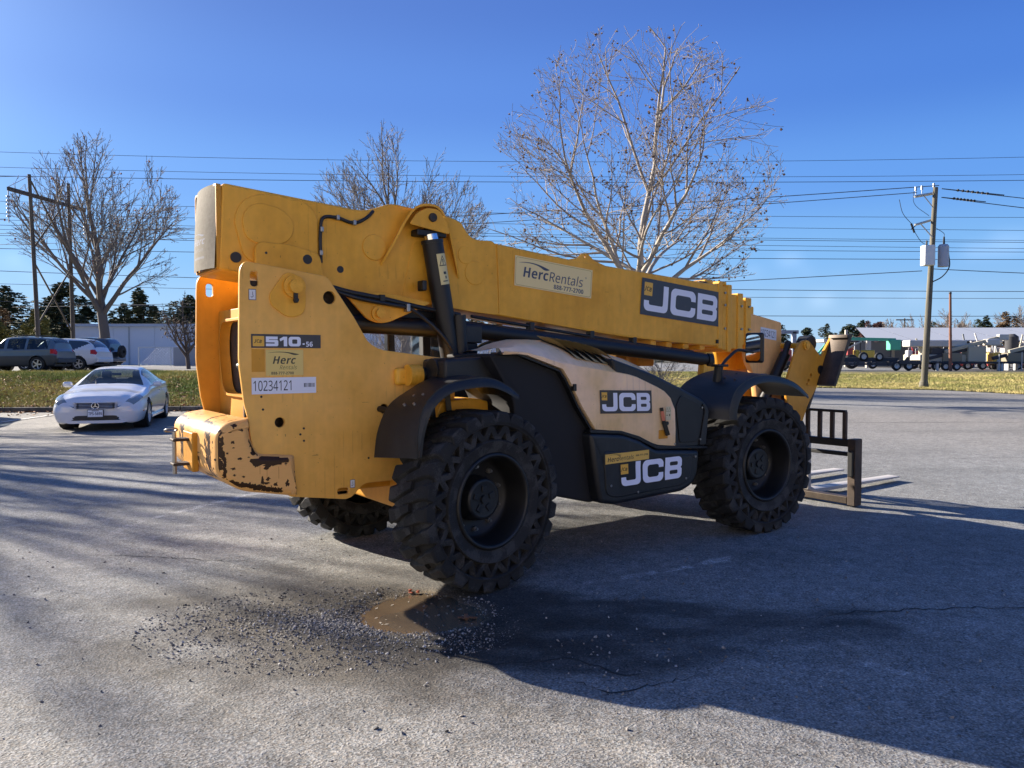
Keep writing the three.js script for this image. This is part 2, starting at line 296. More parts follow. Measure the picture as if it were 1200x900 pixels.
// cracks in the asphalt
{
  const R = rng(7), cm = std(.02, .02, .02, .95);
  const crack = (pts, w) => {
    const pos = [], idx = []; let P = []; for (let i = 0; i < pts.length - 1; i++) { const [a, b] = [pts[i], pts[i + 1]], n = Math.ceil(Math.hypot(b[0] - a[0], b[1] - a[1]) / .05); for (let k = 0; k < n; k++) { const t = k / n; P.push([lerp(a[0], b[0], t) + (R() - .5) * .035, lerp(a[1], b[1], t) + (R() - .5) * .05]); } }
    P.forEach((p, i) => { const q = P[Math.min(P.length - 1, i + 1)], o = P[Math.max(0, i - 1)], dx = q[0] - o[0], dz = q[1] - o[1], l = Math.hypot(dx, dz) || 1, ww = w * (.4 + R() * .9) * Math.sin(Math.PI * Math.min(1, (i + 1) / P.length)) ; for (const s of [-1, 1]) { const x = p[0] - dz / l * ww * s, z = p[1] + dx / l * ww * s; pos.push(x, lotHeight(x, z) + .003, z); } if (i) { const o2 = i * 2; idx.push(o2 - 2, o2 - 1, o2, o2, o2 - 1, o2 + 1); } });
    const g = new THREE.BufferGeometry(); g.setAttribute('position', new THREE.Float32BufferAttribute(pos, 3)); g.setIndex(idx); g.computeVertexNormals(); structure('pavement_crack', g, cm);
  };
  crack([[1.75, -4.75], [2.2, -4.95], [2.7, -5.0], [3.4, -5.05], [4.2, -5.0]], .008);
  crack([[-.35, -4.28], [-.1, -4.1], [.3, -4.2], [.6, -3.95], [.9, -4.05]], .006);
  crack([[.2, -3.95], [.5, -3.75], [.85, -3.9], [1.1, -4.0]], .005);
  crack([[-3.6, -6.4], [-2.9, -6.3], [-2.3, -6.15], [-1.8, -6.2]], .006);
  crack([[6, -12.2], [8, -12.6], [9.6, -12.4], [12.5, -12.9]], .012);
  crack([[7.2, -19.6], [9, -19.3], [11.5, -19.5], [14, -19.1]], .03);
}
// puddle of muddy water
{
  const g = new THREE.CircleGeometry(.8, 64); g.rotateX(-Math.PI / 2); g.scale(1, 1, .85);
  const m = new THREE.MeshPhysicalMaterial({ color: lin(.155, .115, .075), roughness: .02, clearcoat: 1, clearcoatRoughness: .01, ior: 1.33 });
  const o = structure('puddle', g, m); o.position.set(-.55, -.0265, -4.98);
}
// loose gravel round the puddle, stones thinning out over the lot
{
  const R = rng(99), put = [];
  const tryAdd = (x, z, s) => { if (s > .004 && x > -.1 && x < .2) return; if (pudD(x, z) > .62 || R() < .02) put.push([x, z, s]); };
  for (let i = 0; i < 24000; i++) { const r = Math.pow(R(), .9) * 1.08, a = R() * 6.283; const x = -1.12 + Math.cos(a) * r * 1.1, z = -4.72 + Math.sin(a) * r * .72; if (R() < 1.1 - r * .55 + (fbm(x * 2.5, z * 2.5, 3, 121) - .5) * 1.4) tryAdd(x, z, .0016 + Math.pow(R(), 4) * .0075); }
  for (let i = 0; i < 3000; i++) { const x = -5 + R() * 8.5, z = -2.4 - R() * 4.6; tryAdd(x, z, .0015 + Math.pow(R(), 6) * .009); }
  for (let i = 0; i < 90; i++) { const x = .2 + R() * 1.5, z = -4.1 + (R() - .5) * .9; tryAdd(x, z, .003 + R() * .008); }
  const g = new THREE.IcosahedronGeometry(1, 0), p = g.attributes.position, jit = new Map();
  for (let i = 0; i < p.count; i++) { const k = [p.getX(i), p.getY(i), p.getZ(i)].map(v => v.toFixed(2)).join(); if (!jit.has(k)) jit.set(k, .7 + R() * .55); const f = jit.get(k); p.setXYZ(i, p.getX(i) * f, p.getY(i) * f * .55, p.getZ(i) * f); }
  g.computeVertexNormals();
  const im = new THREE.InstancedMesh(g, std(1, 1, 1, .85), put.length), m = new THREE.Matrix4(), q = new THREE.Quaternion(), e = new THREE.Euler(), c = new THREE.Color();
  put.forEach(([x, z, s], i) => { e.set(R() * 6, R() * 6, R() * 6); q.setFromEuler(e); m.compose(V3(x, lotHeight(x, z) + s * .25, z), q, V3(s * (.8 + R() * .6), s, s * (.8 + R() * .6))); im.setMatrixAt(i, m); const k = .09 + Math.pow(R(), 2) * .32, w = R() * .1; c.setRGB(k * (1 + w), k, k * (1 - w)); im.setColorAt(i, c); });
  im.name = 'gravel'; im.userData = { kind: 'stuff', label: 'loose grey gravel scattered round the puddle and over the asphalt', category: 'gravel' }; im.castShadow = im.receiveShadow = true; scene.add(im);
}
// bits floating in the puddle
{
  const R = rng(55), pos = []; for (let i = 0; i < 46; i++) { const a = R() * 6.283, r = Math.sqrt(R()) * .42, x = -.5 + Math.cos(a) * r, z = -5.0 + Math.sin(a) * r * .8, s = .006 + R() * .014, b = R() * 3.14, cx = Math.cos(b) * s, cz = Math.sin(b) * s; pos.push(x - cx, -.024, z - cz, x + cz * .5, -.0235, z - cx * .5, x + cx, -.024, z + cz, x - cx, -.024, z - cz, x + cx, -.024, z + cz, x - cz * .5, -.0232, z + cx * .5); }
  const g = new THREE.BufferGeometry(); g.setAttribute('position', new THREE.Float32BufferAttribute(pos, 3)); g.computeVertexNormals(); const m = part('puddle_litter', g, std(.42, .36, .27, .8), scene); m.userData = { kind: 'stuff', label: 'pale leaf scraps floating in the muddy puddle', category: 'litter' };
  for (const [x, z, r, c, l] of [[-.70, -5.42, .035, [.3, .07, .03], 'curled red-brown leaf at the back edge of the puddle'], [-.28, -4.86, .05, [.16, .08, .045], 'clump of dark brown leaves at the side of the puddle']]) { const q = []; for (let k = 0; k < 7; k++) { const gg = new THREE.SphereGeometry(r * (.35 + R() * .3), 5, 3); gg.scale(1, .25, .7); gg.rotateY(R() * 6); gg.rotateX((R() - .5) * 1.2); gg.translate(x + (R() - .5) * r * 2, -.018 + R() * .02, z + (R() - .5) * r * 1.6); q.push(gg); } single('wet_leaf', merge(q), std(...c, .6), l, 'leaf'); }
}
// tufts of grass and fallen leaves
{
  const tuft = (n, h, w, seed) => { const R = rng(seed), pos = []; for (let i = 0; i < n; i++) { const a = R() * 6.283, r = R() * w, x = Math.cos(a) * r, z = Math.sin(a) * r, b = R() * 6.283, l = h * (.5 + R() * .6), t = .007 + R() * .006, dx = Math.cos(b) * t, dz = Math.sin(b) * t, lx = (R() - .5) * l * .9, lz = (R() - .5) * l * .9; pos.push(x - dx, 0, z - dz, x + dx, 0, z + dz, x + lx, l, z + lz); } const g = new THREE.BufferGeometry(); g.setAttribute('position', new THREE.Float32BufferAttribute(pos, 3)); g.computeVertexNormals(); return g; };
  const gm = std(1, 1, 1, .9);
  const sow = (name, label, geo, n, place, seed, pal) => {
    const R = rng(seed), im = new THREE.InstancedMesh(geo, gm, n), m = new THREE.Matrix4(), q = new THREE.Quaternion(), c = new THREE.Color();
    for (let i = 0; i < n; i++) { const [x, y, z, s] = place(R); q.setFromAxisAngle(UP, R() * 6.283); m.compose(V3(x, y, z), q, V3(s, s * (.7 + R() * .6), s)); im.setMatrixAt(i, m); const k = fbm(x * .35, z * .35, 3, 131) + (R() - .5) * .45; const a = pal[0], b = pal[1], t = sm(.3, .75, k), f = .75 + R() * .5; c.setRGB(lerp(a[0], b[0], t) * f, lerp(a[1], b[1], t) * f, lerp(a[2], b[2], t) * f); im.setColorAt(i, c); }
    im.name = name; im.userData = { kind: 'stuff', label, category: 'grass' }; im.castShadow = im.receiveShadow = true; scene.add(im);
  };
  sow('bank_grass', 'short winter grass on the bank below the parked cars', tuft(14, .085, .16, 3), 30000, R => { const x = -26 + R() * 26, d = Math.pow(R(), 1.1) * 13, z = kerbZ(x) - .2 - d; return [x, bankY(x, z) - .01, z, .8 + R() * .7]; }, 5, [[.19, .235, .05], [.42, .36, .12]]);
  sow('field_grass', 'short dry grass on the field before the equipment yard', tuft(14, .08, .2, 4), 26000, R => { const x = 9 + R() * 46, z = fieldEdge(x) - Math.pow(R(), 1.3) * 25; return [x, fieldY(x, z) - .01, z, .8 + R() * .8]; }, 6, [[.25, .25, .07], [.5, .41, .17]]);
  const R = rng(17), leaf = new THREE.BufferGeometry(); leaf.setAttribute('position', new THREE.Float32BufferAttribute([0, 0, -.06, .05, .018, 0, 0, .0, .07, 0, 0, -.06, 0, .0, .07, -.05, .02, 0.01], 3)); leaf.computeVertexNormals();
  const N = 11000, im = new THREE.InstancedMesh(leaf, std(1, 1, 1, .8), N), m = new THREE.Matrix4(), q = new THREE.Quaternion(), e = new THREE.Euler(), c = new THREE.Color();
  for (let i = 0; i < N; i++) { let x, y, z; if (i < 10300) { const d = Math.pow(R(), 1.5) * 9; x = -24 + R() * 24; z = kerbZ(x) - .15 - d; y = bankY(x, z) + .045; } else { x = -22 + R() * 22; z = kerbZ(x) + .08 + Math.pow(R(), 3) * 1.6; y = .03; } e.set((R() - .5) * 1.2, R() * 6.3, (R() - .5) * 1.2); q.setFromEuler(e); const s = .55 + R() * .6; m.compose(V3(x, y, z), q, V3(s, s, s)); im.setMatrixAt(i, m); const f = .6 + R() * .7; c.setRGB(.30 * f, .15 * f, .06 * f); im.setColorAt(i, c); }
  im.name = 'fallen_leaves'; im.userData = { kind: 'stuff', label: 'brown fallen leaves strewn over the grass bank and kerb', category: 'leaves' }; im.castShadow = im.receiveShadow = true; scene.add(im);
}
// ---------------------------------------------------------------- print for stickers
function canvasTex(w, h, draw) {
  const c = document.createElement('canvas'); c.width = w; c.height = h; const g = c.getContext('2d'); draw(g, w, h);
  const t = new THREE.CanvasTexture(c); t.colorSpace = THREE.SRGBColorSpace; t.anisotropy = 8; return t;
}
function jcbLetters(g, x, y, w, h, fill, bg, badge) { // three block letters drawn in a w by h field
  const lw = w / 3.16, gap = w * .028, t = h * .25, R = h * .24;
  const rr = (x0, y0, ww, hh, r) => { g.beginPath(); g.roundRect(x0, y0, ww, hh, r); g.fill(); };
  g.fillStyle = fill;
  const jw = lw * .98; // J
  g.beginPath(); g.moveTo(x, y + h * .62); g.lineTo(x + t * .95, y + h * .62); g.lineTo(x + t * .95, y + h * .68); g.quadraticCurveTo(x + t * .95, y + h * .77, x + t * 1.3, y + h * .77);
  g.lineTo(x + jw - t * 1.3, y + h * .77); g.quadraticCurveTo(x + jw - t, y + h * .77, x + jw - t, y + h * .68); g.lineTo(x + jw - t, y); g.lineTo(x + jw, y); g.lineTo(x + jw, y + h - R); g.quadraticCurveTo(x + jw, y + h, x + jw - R, y + h); g.lineTo(x + R, y + h); g.quadraticCurveTo(x, y + h, x, y + h - R); g.closePath(); g.fill();
  const cx = x + lw + gap, cw = lw * 1.08; // C
  rr(cx, y, cw, h, R); g.fillStyle = bg; rr(cx + t * 1.02, y + h * .23, cw - t * 1.98, h * .54, h * .12); g.fillRect(cx + cw - t * 1.2, y + h * .385, t * 1.3, h * .23); g.fillStyle = fill;
  const bx = cx + cw + gap, bw = x + w - bx; // B
  g.beginPath(); g.roundRect(bx, y, bw, h, [0, R * .9, R * .9, 0]); g.fill(); g.fillStyle = bg;
  rr(bx + t, y + h * .215, bw - t * 1.9, h * .17, h * .06); rr(bx + t, y + h * .6, bw - t * 1.9, h * .17, h * .06);
  g.beginPath(); g.moveTo(bx + bw + 1, y + h * .42); g.lineTo(bx + bw - h * .06, y + h * .5); g.lineTo(bx + bw + 1, y + h * .58); g.fill();
  if (badge) { const s = h * .46, b = badge; g.fillStyle = '#e0ac40'; g.fillRect(b[0], b[1], b[2], b[3]); g.save(); g.translate(b[0] + b[2] / 2, b[1] + b[3] / 2); g.transform(1, .18, -.28, 1, 0, 0); g.fillStyle = '#2b2415'; g.font = 'bold ' + Math.round(b[3] * .42) + 'px sans-serif'; g.textAlign = 'center'; g.textBaseline = 'middle'; g.fillText('JCB', 0, 0, b[2] * .8); g.restore(); }
}
function swoosh(g, x, y, w, h, fill) { g.fillStyle = fill; g.beginPath(); g.moveTo(x, y + h * .45); g.quadraticCurveTo(x + w * .45, y - h * .35, x + w, y + h * .75); g.quadraticCurveTo(x + w * .86, y + h * 1.15, x + w * .75, y + h * .75); g.quadraticCurveTo(x + w * .5, y - h * .05, x, y + h * .45); g.fill(); }
const scuff = (g, w, h, n, seed, col) => { const R = rng(seed); g.fillStyle = col; for (let i = 0; i < n; i++) { g.globalAlpha = .15 + R() * .4; g.fillRect(R() * w, R() * h, 1 + R() * 5, 1 + R() * 2); } g.globalAlpha = 1; };
const T = {
  big: canvasTex(768, 256, (g, w, h) => { g.fillStyle = '#393c42'; g.fillRect(0, 0, w, h); jcbLetters(g, 28, 34, w - 52, h - 66, '#dfe2ee', '#393c42', [26, 26, 74, 92]); scuff(g, w, h, 60, 3, '#8b8377'); }),
  mid: canvasTex(640, 256, (g, w, h) => { g.fillStyle = '#3a3735'; g.fillRect(0, 0, w, h); jcbLetters(g, 24, 28, w - 46, h - 54, '#e0e3f2', '#3a3735', [20, 22, 66, 88]); scuff(g, w, h, 40, 4, '#8b8377'); }),
  low: canvasTex(768, 256, (g, w, h) => { g.fillStyle = '#101114'; g.fillRect(0, 0, w, h); jcbLetters(g, 14, 10, w - 28, h - 20, '#dde2f5', '#101114', [10, 26, 88, 100]); }),
  rent: canvasTex(768, 240, (g, w, h) => {
    g.fillStyle = '#e6cf92'; g.fillRect(0, 0, w, h); g.strokeStyle = '#b89c58'; g.lineWidth = 4; g.beginPath(); g.roundRect(10, 10, w - 20, h - 20, 18); g.stroke();
    g.save(); g.transform(1, 0, -.14, 1, 22, 0); g.fillStyle = '#3b4257'; g.textBaseline = 'alphabetic'; g.font = 'bold 112px sans-serif'; g.fillText('Herc', 70, 158, 250); g.font = '108px sans-serif'; g.fillText('Rentals', 322, 158, 350); g.restore();
    swoosh(g, 34, 30, 300, 50, '#3b4257'); g.fillStyle = '#3b4257'; g.font = 'bold 50px sans-serif'; g.fillText('888-777-2700', 376, 214, 310); g.font = '20px sans-serif'; g.fillText('®', 694, 84);
  }),
  strip: canvasTex(640, 120, (g, w, h) => {
    g.fillStyle = '#d8ae52'; g.fillRect(0, 0, w, h); swoosh(g, 40, 8, 190, 24, '#1d1b16'); g.save(); g.transform(1, 0, -.16, 1, 12, 0); g.fillStyle = '#1d1b16'; g.font = 'bold 76px sans-serif'; g.fillText('Herc', 30, 96, 160); g.font = '72px sans-serif'; g.fillText('Rentals', 182, 92, 230); g.restore(); g.font = 'bold 30px sans-serif'; g.fillStyle = '#1d1b16'; g.fillText('888-777-2700', 440, 66, 185);
  }),
  m510: canvasTex(768, 144, (g, w, h) => {
    g.fillStyle = '#39393d'; g.fillRect(0, 0, w, h); g.fillStyle = '#e0ac40'; g.fillRect(16, 20, 122, 108); g.save(); g.translate(77, 74); g.transform(1, .15, -.25, 1, 0, 0); g.fillStyle = '#2b2415'; g.font = 'bold 46px sans-serif'; g.textAlign = 'center'; g.textBaseline = 'middle'; g.fillText('JCB', 0, 0, 84); g.restore();
    g.fillStyle = '#dfe4f4'; const blk = (x, y, ww, hh) => g.fillRect(x, y, ww, hh), t = 30;
    // 5 1 0
    blk(156, 24, 128, t); blk(156, 24, t + 4, 62); blk(156, 60, 118, 26); g.beginPath(); g.roundRect(250, 60, 40, 66, 16); g.fill(); blk(156, 98, 118, 28);
    g.beginPath(); g.moveTo(304, 48); g.lineTo(346, 24); g.lineTo(388, 24); g.lineTo(388, 126); g.lineTo(350, 126); g.lineTo(350, 56); g.lineTo(312, 74); g.fill();
    g.beginPath(); g.roundRect(404, 24, 136, 102, 28); g.fill(); g.fillStyle = '#39393d'; g.beginPath(); g.roundRect(444, 52, 56, 46, 10); g.fill(); g.fillStyle = '#dfe4f4';
    blk(560, 92, 24, 16); g.font = 'bold 74px sans-serif'; g.fillText('56', 596, 127, 134);
  }),
  herc: canvasTex(448, 304, (g, w, h) => {
    g.fillStyle = '#dcc070'; g.fillRect(0, 0, w, h); swoosh(g, 20, 18, 380, 46, '#3d3a2c'); g.fillStyle = '#3d3a2c'; g.font = 'italic bold 124px sans-serif'; g.fillText('Herc', 70, 166, 310); g.font = 'italic 66px sans-serif'; g.fillStyle = '#7d7040'; g.fillText('Rentals', 156, 232, 210); g.fillStyle = '#3d3a2c'; g.font = 'bold 44px sans-serif'; g.fillText('888-777-2700', 62, 292, 320);
  }),
  num: canvasTex(768, 192, (g, w, h) => {
    g.fillStyle = '#dfe2ef'; g.fillRect(0, 0, w, h); g.fillStyle = '#20222c'; g.save(); g.scale(.66, 1); g.font = '164px sans-serif'; g.fillText('10234121', 16, 154, 890); g.restore();
    const R = rng(4); for (let x = 618; x < 742;) { const b = 3 + R() * 8; g.fillRect(x, 72, b, 48); x += b + 3 + R() * 6; }
  }),
  num2: canvasTex(384, 160, (g, w, h) => { g.fillStyle = '#d3d6dd'; g.fillRect(0, 0, w, h); g.fillStyle = '#262831'; g.save(); g.scale(.6, 1); g.font = '140px sans-serif'; g.fillText('10234121', 16, 130, 600); g.restore(); }),
  cap: canvasTex(256, 512, (g, w, h) => { g.fillStyle = '#6a655b'; g.fillRect(0, 0, w, h); const R = rng(8); for (let i = 0; i < 900; i++) { g.fillStyle = R() < .5 ? '#756f64' : '#5d574e'; g.globalAlpha = .25; g.fillRect(R() * w, R() * h, 2 + R() * 14, 4 + R() * 30); } g.globalAlpha = .55; swoosh(g, 60, 282, 130, 26, '#7c86a8'); g.fillStyle = '#8a93b0'; g.font = 'italic bold 60px sans-serif'; g.fillText('Herc', 70, 356, 120); g.globalAlpha = .35; g.font = '30px sans-serif'; g.fillText('Rentals', 84, 398); g.fillRect(78, 430, 110, 14); g.globalAlpha = 1; }),
  warn: canvasTex(128, 256, (g, w, h) => { g.fillStyle = '#d6c58b'; g.fillRect(0, 0, w, h); g.strokeStyle = '#2a2a22'; g.lineWidth = 7; g.beginPath(); g.moveTo(64, 20); g.lineTo(110, 98); g.lineTo(18, 98); g.closePath(); g.stroke(); g.fillStyle = '#2a2a22'; g.fillRect(58, 46, 12, 30); g.fillRect(58, 82, 12, 9); g.fillRect(50, 150, 34, 22); g.fillRect(64, 186, 18, 22); g.fillRect(30, 224, 66, 8); }),
  hookSign: canvasTex(96, 128, (g, w, h) => { g.fillStyle = '#d5d6da'; g.fillRect(0, 0, w, h); g.strokeStyle = '#4a4d58'; g.lineWidth = 7; g.strokeRect(4, 4, w - 8, h - 8); g.beginPath(); g.moveTo(52, 30); g.lineTo(52, 66); g.arc(42, 78, 16, -.6, 2.6); g.stroke(); }),
  plateSign: canvasTex(128, 160, (g, w, h) => { g.fillStyle = '#cdbf9a'; g.fillRect(0, 0, w, h); g.strokeStyle = '#5b5137'; g.lineWidth = 4; for (const [x, y] of [[10, 12], [68, 12]]) { g.beginPath(); g.moveTo(x + 24, y); g.lineTo(x + 48, y + 44); g.lineTo(x, y + 44); g.closePath(); g.stroke(); } g.fillStyle = '#5b5137'; g.fillRect(16, 96, 34, 10); g.fillRect(80, 88, 26, 26); }),
};
const decalMat = t => new THREE.MeshStandardMaterial({ map: t, roughness: .45 });
function decal(name, tex, [TL, TR, BR, BL], z, parent, label) { // four corners (x,y) on the plane z
  const g = new THREE.BufferGeometry(); g.setAttribute('position', new THREE.Float32BufferAttribute([TL, TR, BR, BL].flatMap(p => [p[0], p[1], z]), 3));
  g.setAttribute('uv', new THREE.Float32BufferAttribute([0, 1, 1, 1, 1, 0, 0, 0], 2)); g.setIndex([0, 3, 2, 0, 2, 1]); g.computeVertexNormals(); return part(name, g, decalMat(tex), parent, label);
}
const rect = (x0, y0, x1, y1, sl = 0) => [[x0, y1], [x1, y1 + sl], [x1, y0 + sl], [x0, y0]];

// ---------------------------------------------------------------- the telehandler
const TELE = [-.8606, 0, -6.3665], TURN = .6252;
const tele = thing('telehandler', 'big yellow and black telescopic handler parked on the asphalt', 'telehandler', TELE, TURN);
M.chipped = M.faded.clone(); M.chipped.color.setRGB(.97, .56, .21);
{
  M.chipped.map = canvasTex(1024, 1024, (g, w, h) => {
    const X = x => (x + 1.8) / .7 * w, Y = y => (1.3 - y) / .7 * h, R = rng(12);
    g.fillStyle = '#e8e2d6'; g.fillRect(0, 0, w, h);
    for (let i = 0; i < 1500; i++) { g.globalAlpha = .06; g.fillStyle = R() < .5 ? '#b3a78d' : '#fff6e4'; g.fillRect(R() * w, R() * h, 4 + R() * 60, 2 + R() * 9); } g.globalAlpha = 1;
    const blob = (x, y, rx, ry, n = 14, col = '#3a3334') => { g.fillStyle = col; g.beginPath(); for (let i = 0; i < n; i++) { const a = i / n * 6.283, k = .45 + R() * .8; const px = X(x + Math.cos(a) * rx * k), py = Y(y + Math.sin(a) * ry * k); i ? g.lineTo(px, py) : g.moveTo(px, py); } g.fill(); };
    const Z = (zx, zy) => { const px = 200 + zx / 6, py = 450 + zy / 6; return [-1.70 + (px - 250) * .00555, 1.194 - (py - 502) * .0055 - (px - 250) * .0004]; };
    const zb = (x, y, rx, ry, col) => blob(...Z(x, y), rx * .00122, ry * .00122, 18, col);
    zb(640, 535, 75, 38); zb(735, 540, 60, 34); zb(665, 570, 26, 24); zb(690, 500, 90, 8); zb(565, 420, 22, 38); zb(600, 475, 36, 26); zb(330, 342, 40, 6); zb(305, 400, 28, 10);
    for (let y = 350; y < 650; y += 22) zb(303 + R() * 14, y, 14 + R() * 8, 22); for (let y = 520; y < 660; y += 26) zb(362 + R() * 8, y, 11, 20);
    for (let y = .84; y < 1.2; y += .022) blob(-1.69 + R() * .03, y, .012 + R() * .02, .02, 12); for (let i = 0; i < 40; i++) blob(-1.78 + R() * .14, .8 + R() * .4, .006 + R() * .02, .01 + R() * .03, 10);
    for (let x = 310; x < 760; x += 22) zb(x, 672 + (x - 310) * .19 + R() * 8, 24, 13 + R() * 8); for (let i = 0; i < 26; i++) zb(320 + R() * 540, 300 + R() * 440, 3 + R() * 12, 3 + R() * 14);
    zb(628, 680, 9, 30); zb(655, 700, 20, 8); zb(720, 712, 18, 14); zb(805, 705, 13, 20); zb(885, 740, 16, 50); zb(437, 288, 18, 10);
    for (const [a, b, c] of [[660, 590, 120], [745, 580, 90], [610, 575, 60]]) { const p = Z(a, b), q = Z(a, b + c); g.strokeStyle = '#8d6a4d'; g.lineWidth = 4; g.globalAlpha = .6; g.beginPath(); g.moveTo(X(p[0]), Y(p[1])); g.lineTo(X(q[0]), Y(q[1])); g.stroke(); g.globalAlpha = 1; }
  });
  const t = M.chipped.map; t.wrapS = t.wrapT = THREE.RepeatWrapping; t.repeat.set(1 / .7, 1 / .7); t.offset.set(1.8 / .7, -.6 / .7);
}
{
  const P = (n, g, m, l) => part(n, g, m, tele, l);
  // chassis
  P('chassis_frame', merge([box(-.85, 4.0, .66, .98, -.36, .36, .02), box(-.35, .35, .5, .75, -.6, .6, .03), box(2.8, 3.5, .5, .78, -.6, .6, .03), box(3.4, 4.0, .7, 1.15, -.42, .42, .03)]), M.orange);
  for (const x of [0, 3.14]) P('axle', merge([tube([x, .637, -.85], [x, .637, .85], .12, .12, 20), box(x - .2, x + .2, .47, .80, -.22, .22, .06)]), M.black);
  // side plates
  const plate = roundPoly([[-1.515, 2.23, .05], [-1.484, 2.272, .04], [-.92, 2.205, .05], [-.869, 2.131, .02], [-.723, 1.928, .02], [-.613, 1.748, .1], [-.52, 1.70, .1], [-.137, 1.656, .01], [.10, 1.625, .04], [.12, 1.0, .1], [-.40, .74, .05], [-.66, .74, .05], [-.735, .66, .05], [-.785, .638, .03], [-1.20, .70, .02], [-1.40, .90, .02], [-1.459, 1.106, .01], [-1.474, 1.236, .01], [-1.50, 1.349, .02], [-1.53, 1.611, .05], [-1.52, 2.164, .05]], .03);
  const ob = (x, y, w, h) => roundPoly([[x - w, y - h], [x + w, y - h], [x + w, y + h], [x - w, y + h]], Math.min(w, h) * .95, 5);
  const holes = [ob(-1.425, 2.16, .026, .05), circle(-1.265, 1.209, .034, 20), circle(-.907, 2.06, .045, 20), circle(-.494, 1.27, .035, 20), ob(-.815, .70, .045, .022)];
  P('side_plate', ext(plate, .532, .562, .005, holes), M.plate, 'near tail plate with stickers');
  P('side_plate', ext(plate, -.562, -.532, .005, holes), M.orange);
  for (const [x, y] of [[-1.388, 1.385], [-1.378, 1.30], [-1.10, 1.16], [-1.125, 1.12], [-1.10, 1.075], [-.62, .92], [-.36, 1.55]]) P('bolt_hole_plug', tube([x, y, .556], [x, y, .5645], .008, .008, 8), M.black);
  for (const [x, y, r] of [[-1.265, 1.209, .045], [-.494, 1.27, .045], [-.907, 2.06, .055]]) P('hole_shade_cup', turned([[r, 0], [r, -.07], [.001, -.07]], 20).rotateX(Math.PI / 2).translate(x, y, .533), M.rust);  // dark cups added behind the holes to stand in for shade inside
  P('rear_cross_panel', extX(roundPoly([[-.53, 1.15], [.53, 1.15], [.53, 2.0], [-.53, 2.0]], .02), -1.36, -1.335, .004, [roundPoly([[-.36, 1.36], [.40, 1.36], [.46, 1.75], [.40, 1.93], [-.40, 1.93], [-.46, 1.75]], .14, 6)]), M.orange);
  P('opening_flange', (() => { const a = roundPoly([[-.36, 1.36], [.40, 1.36], [.46, 1.75], [.40, 1.93], [-.40, 1.93], [-.46, 1.75]], .14, 6); return extX(a, -1.385, -1.31, .003, [a.map(p => [p[0] * .955, 1.64 + (p[1] - 1.64) * .945])]); })(), M.orange);
  P('added_dark_liner', box(-1.49, -1.0, 1.25, 2.15, .505, .53, .004), M.rust); P('added_dark_bulkhead', box(-1.30, -1.28, 1.16, 1.98, -.53, .53, .003), M.rust);  // unseen dark liner and bulkhead added to cut sunlight bouncing inside the tail
  P('inner_floor', box(-1.36, -.5, 1.13, 1.16, -.53, .53), M.orange);
  P('rear_lamp', new RoundedBoxGeometry(.11, .11, .12, 3, .02).rotateZ(.5).translate(-1.44, 1.575, .46), M.black);
  // tail counterweight
  const bump = roundPoly([[-1.69, .90, .06], [-1.69, 1.16, .06], [-1.62, 1.225, .05], [-1.476, 1.245, .01], [-1.465, 1.11, .03], [-1.42, 1.012, .03], [-1.17, .985, .02], [-1.153, .70, .02], [-1.55, .775, .1]], .02);
  P('counterweight', ext(bump, -.60, .598, .05, [], 4), M.chipped, 'chipped tail counterweight');
  const pint = P('tow_hitch', box(-1.83, -1.68, 1.068, 1.088, -.055, .055), M.rust); part('lower_jaw', box(-1.83, -1.68, .90, .92, -.055, .055), M.rust, pint); P('hitch_mount', box(-1.725, -1.68, .86, 1.13, -.13, .13, .01), M.orange);
  part('hitch_pin', merge([tube([-1.81, .84, 0], [-1.81, 1.13, 0], .014, .014, 12)]), M.steel, pint); part('pin_ring', new THREE.TorusGeometry(.04, .007, 8, 24).rotateX(1.2).translate(-1.83, 1.145, 0), M.steel, pint);
  // pivot boss on the near plate
  P('pivot_plate', ext(roundPoly([[-1.333, 2.06], [-1.22, 2.22], [-1.13, 2.205], [-1.075, 2.10], [-1.085, 1.94], [-1.2, 1.905], [-1.32, 1.99]], .08, 5), .560, .573, .005), M.yellow);
  P('pivot_pin', merge([tube([-1.165, 2.121, .56], [-1.165, 2.121, .60], .075, .075, 28), tube([-1.165, 2.121, .59], [-1.165, 2.121, .635], .048, .046, 24)]), M.yellow);
  P('pin_keeper', merge([box(-1.18, -1.15, 2.01, 2.09, .60, .62), tube([-1.165, 2.03, .6], [-1.165, 2.03, .63], .016, .016, 10)]), M.black);
  P('pivot_shaft', tube([-1.165, 2.121, -.6], [-1.165, 2.121, .57], .05), M.steel);
  // stickers on the near plate
  decal('model_sticker', T.m510, rect(-1.451, 1.708, -.975, 1.799), .5652, tele, 'dark model number sticker'); decal('rental_sticker', T.herc, rect(-1.357, 1.524, -1.10, 1.696), .5652, tele, 'square yellow rental sticker');
  decal('fleet_number_sticker', T.num, rect(-1.451, 1.402, -1.011, 1.511), .5652, tele, 'white fleet number sticker with barcode'); decal('lashing_point_sticker', T.hookSign, rect(-1.464, 2.02, -1.415, 2.092), .5652, tele); decal('lashing_point_sticker', T.hookSign, rect(-.765, .716, -.728, .776), .5652, tele);
  P('old_sticker_patch', box(-1.449, -1.363, 1.55, 1.70, .5622, .5642, .0005), M.orange);
  // boom
  const boomPts = roundPoly([[-1.575, 2.235, .03], [-1.545, 2.822, .035], [-.50, 2.742, .1], [-.28, 2.83, .06], [.25, 2.778, .03], [.35, 2.75, .03], [.443, 2.628, .06], [1.497, 2.530, .1], [3.64, 2.406, .01], [3.64, 1.752, .01], [2.226, 1.832, .5], [.569, 2.013, .3], [-.263, 2.092, .2]], .02);
  const boom = P('boom', ext(boomPts, -.282, .282, .018, [], 3), M.yellow, 'outer boom section');
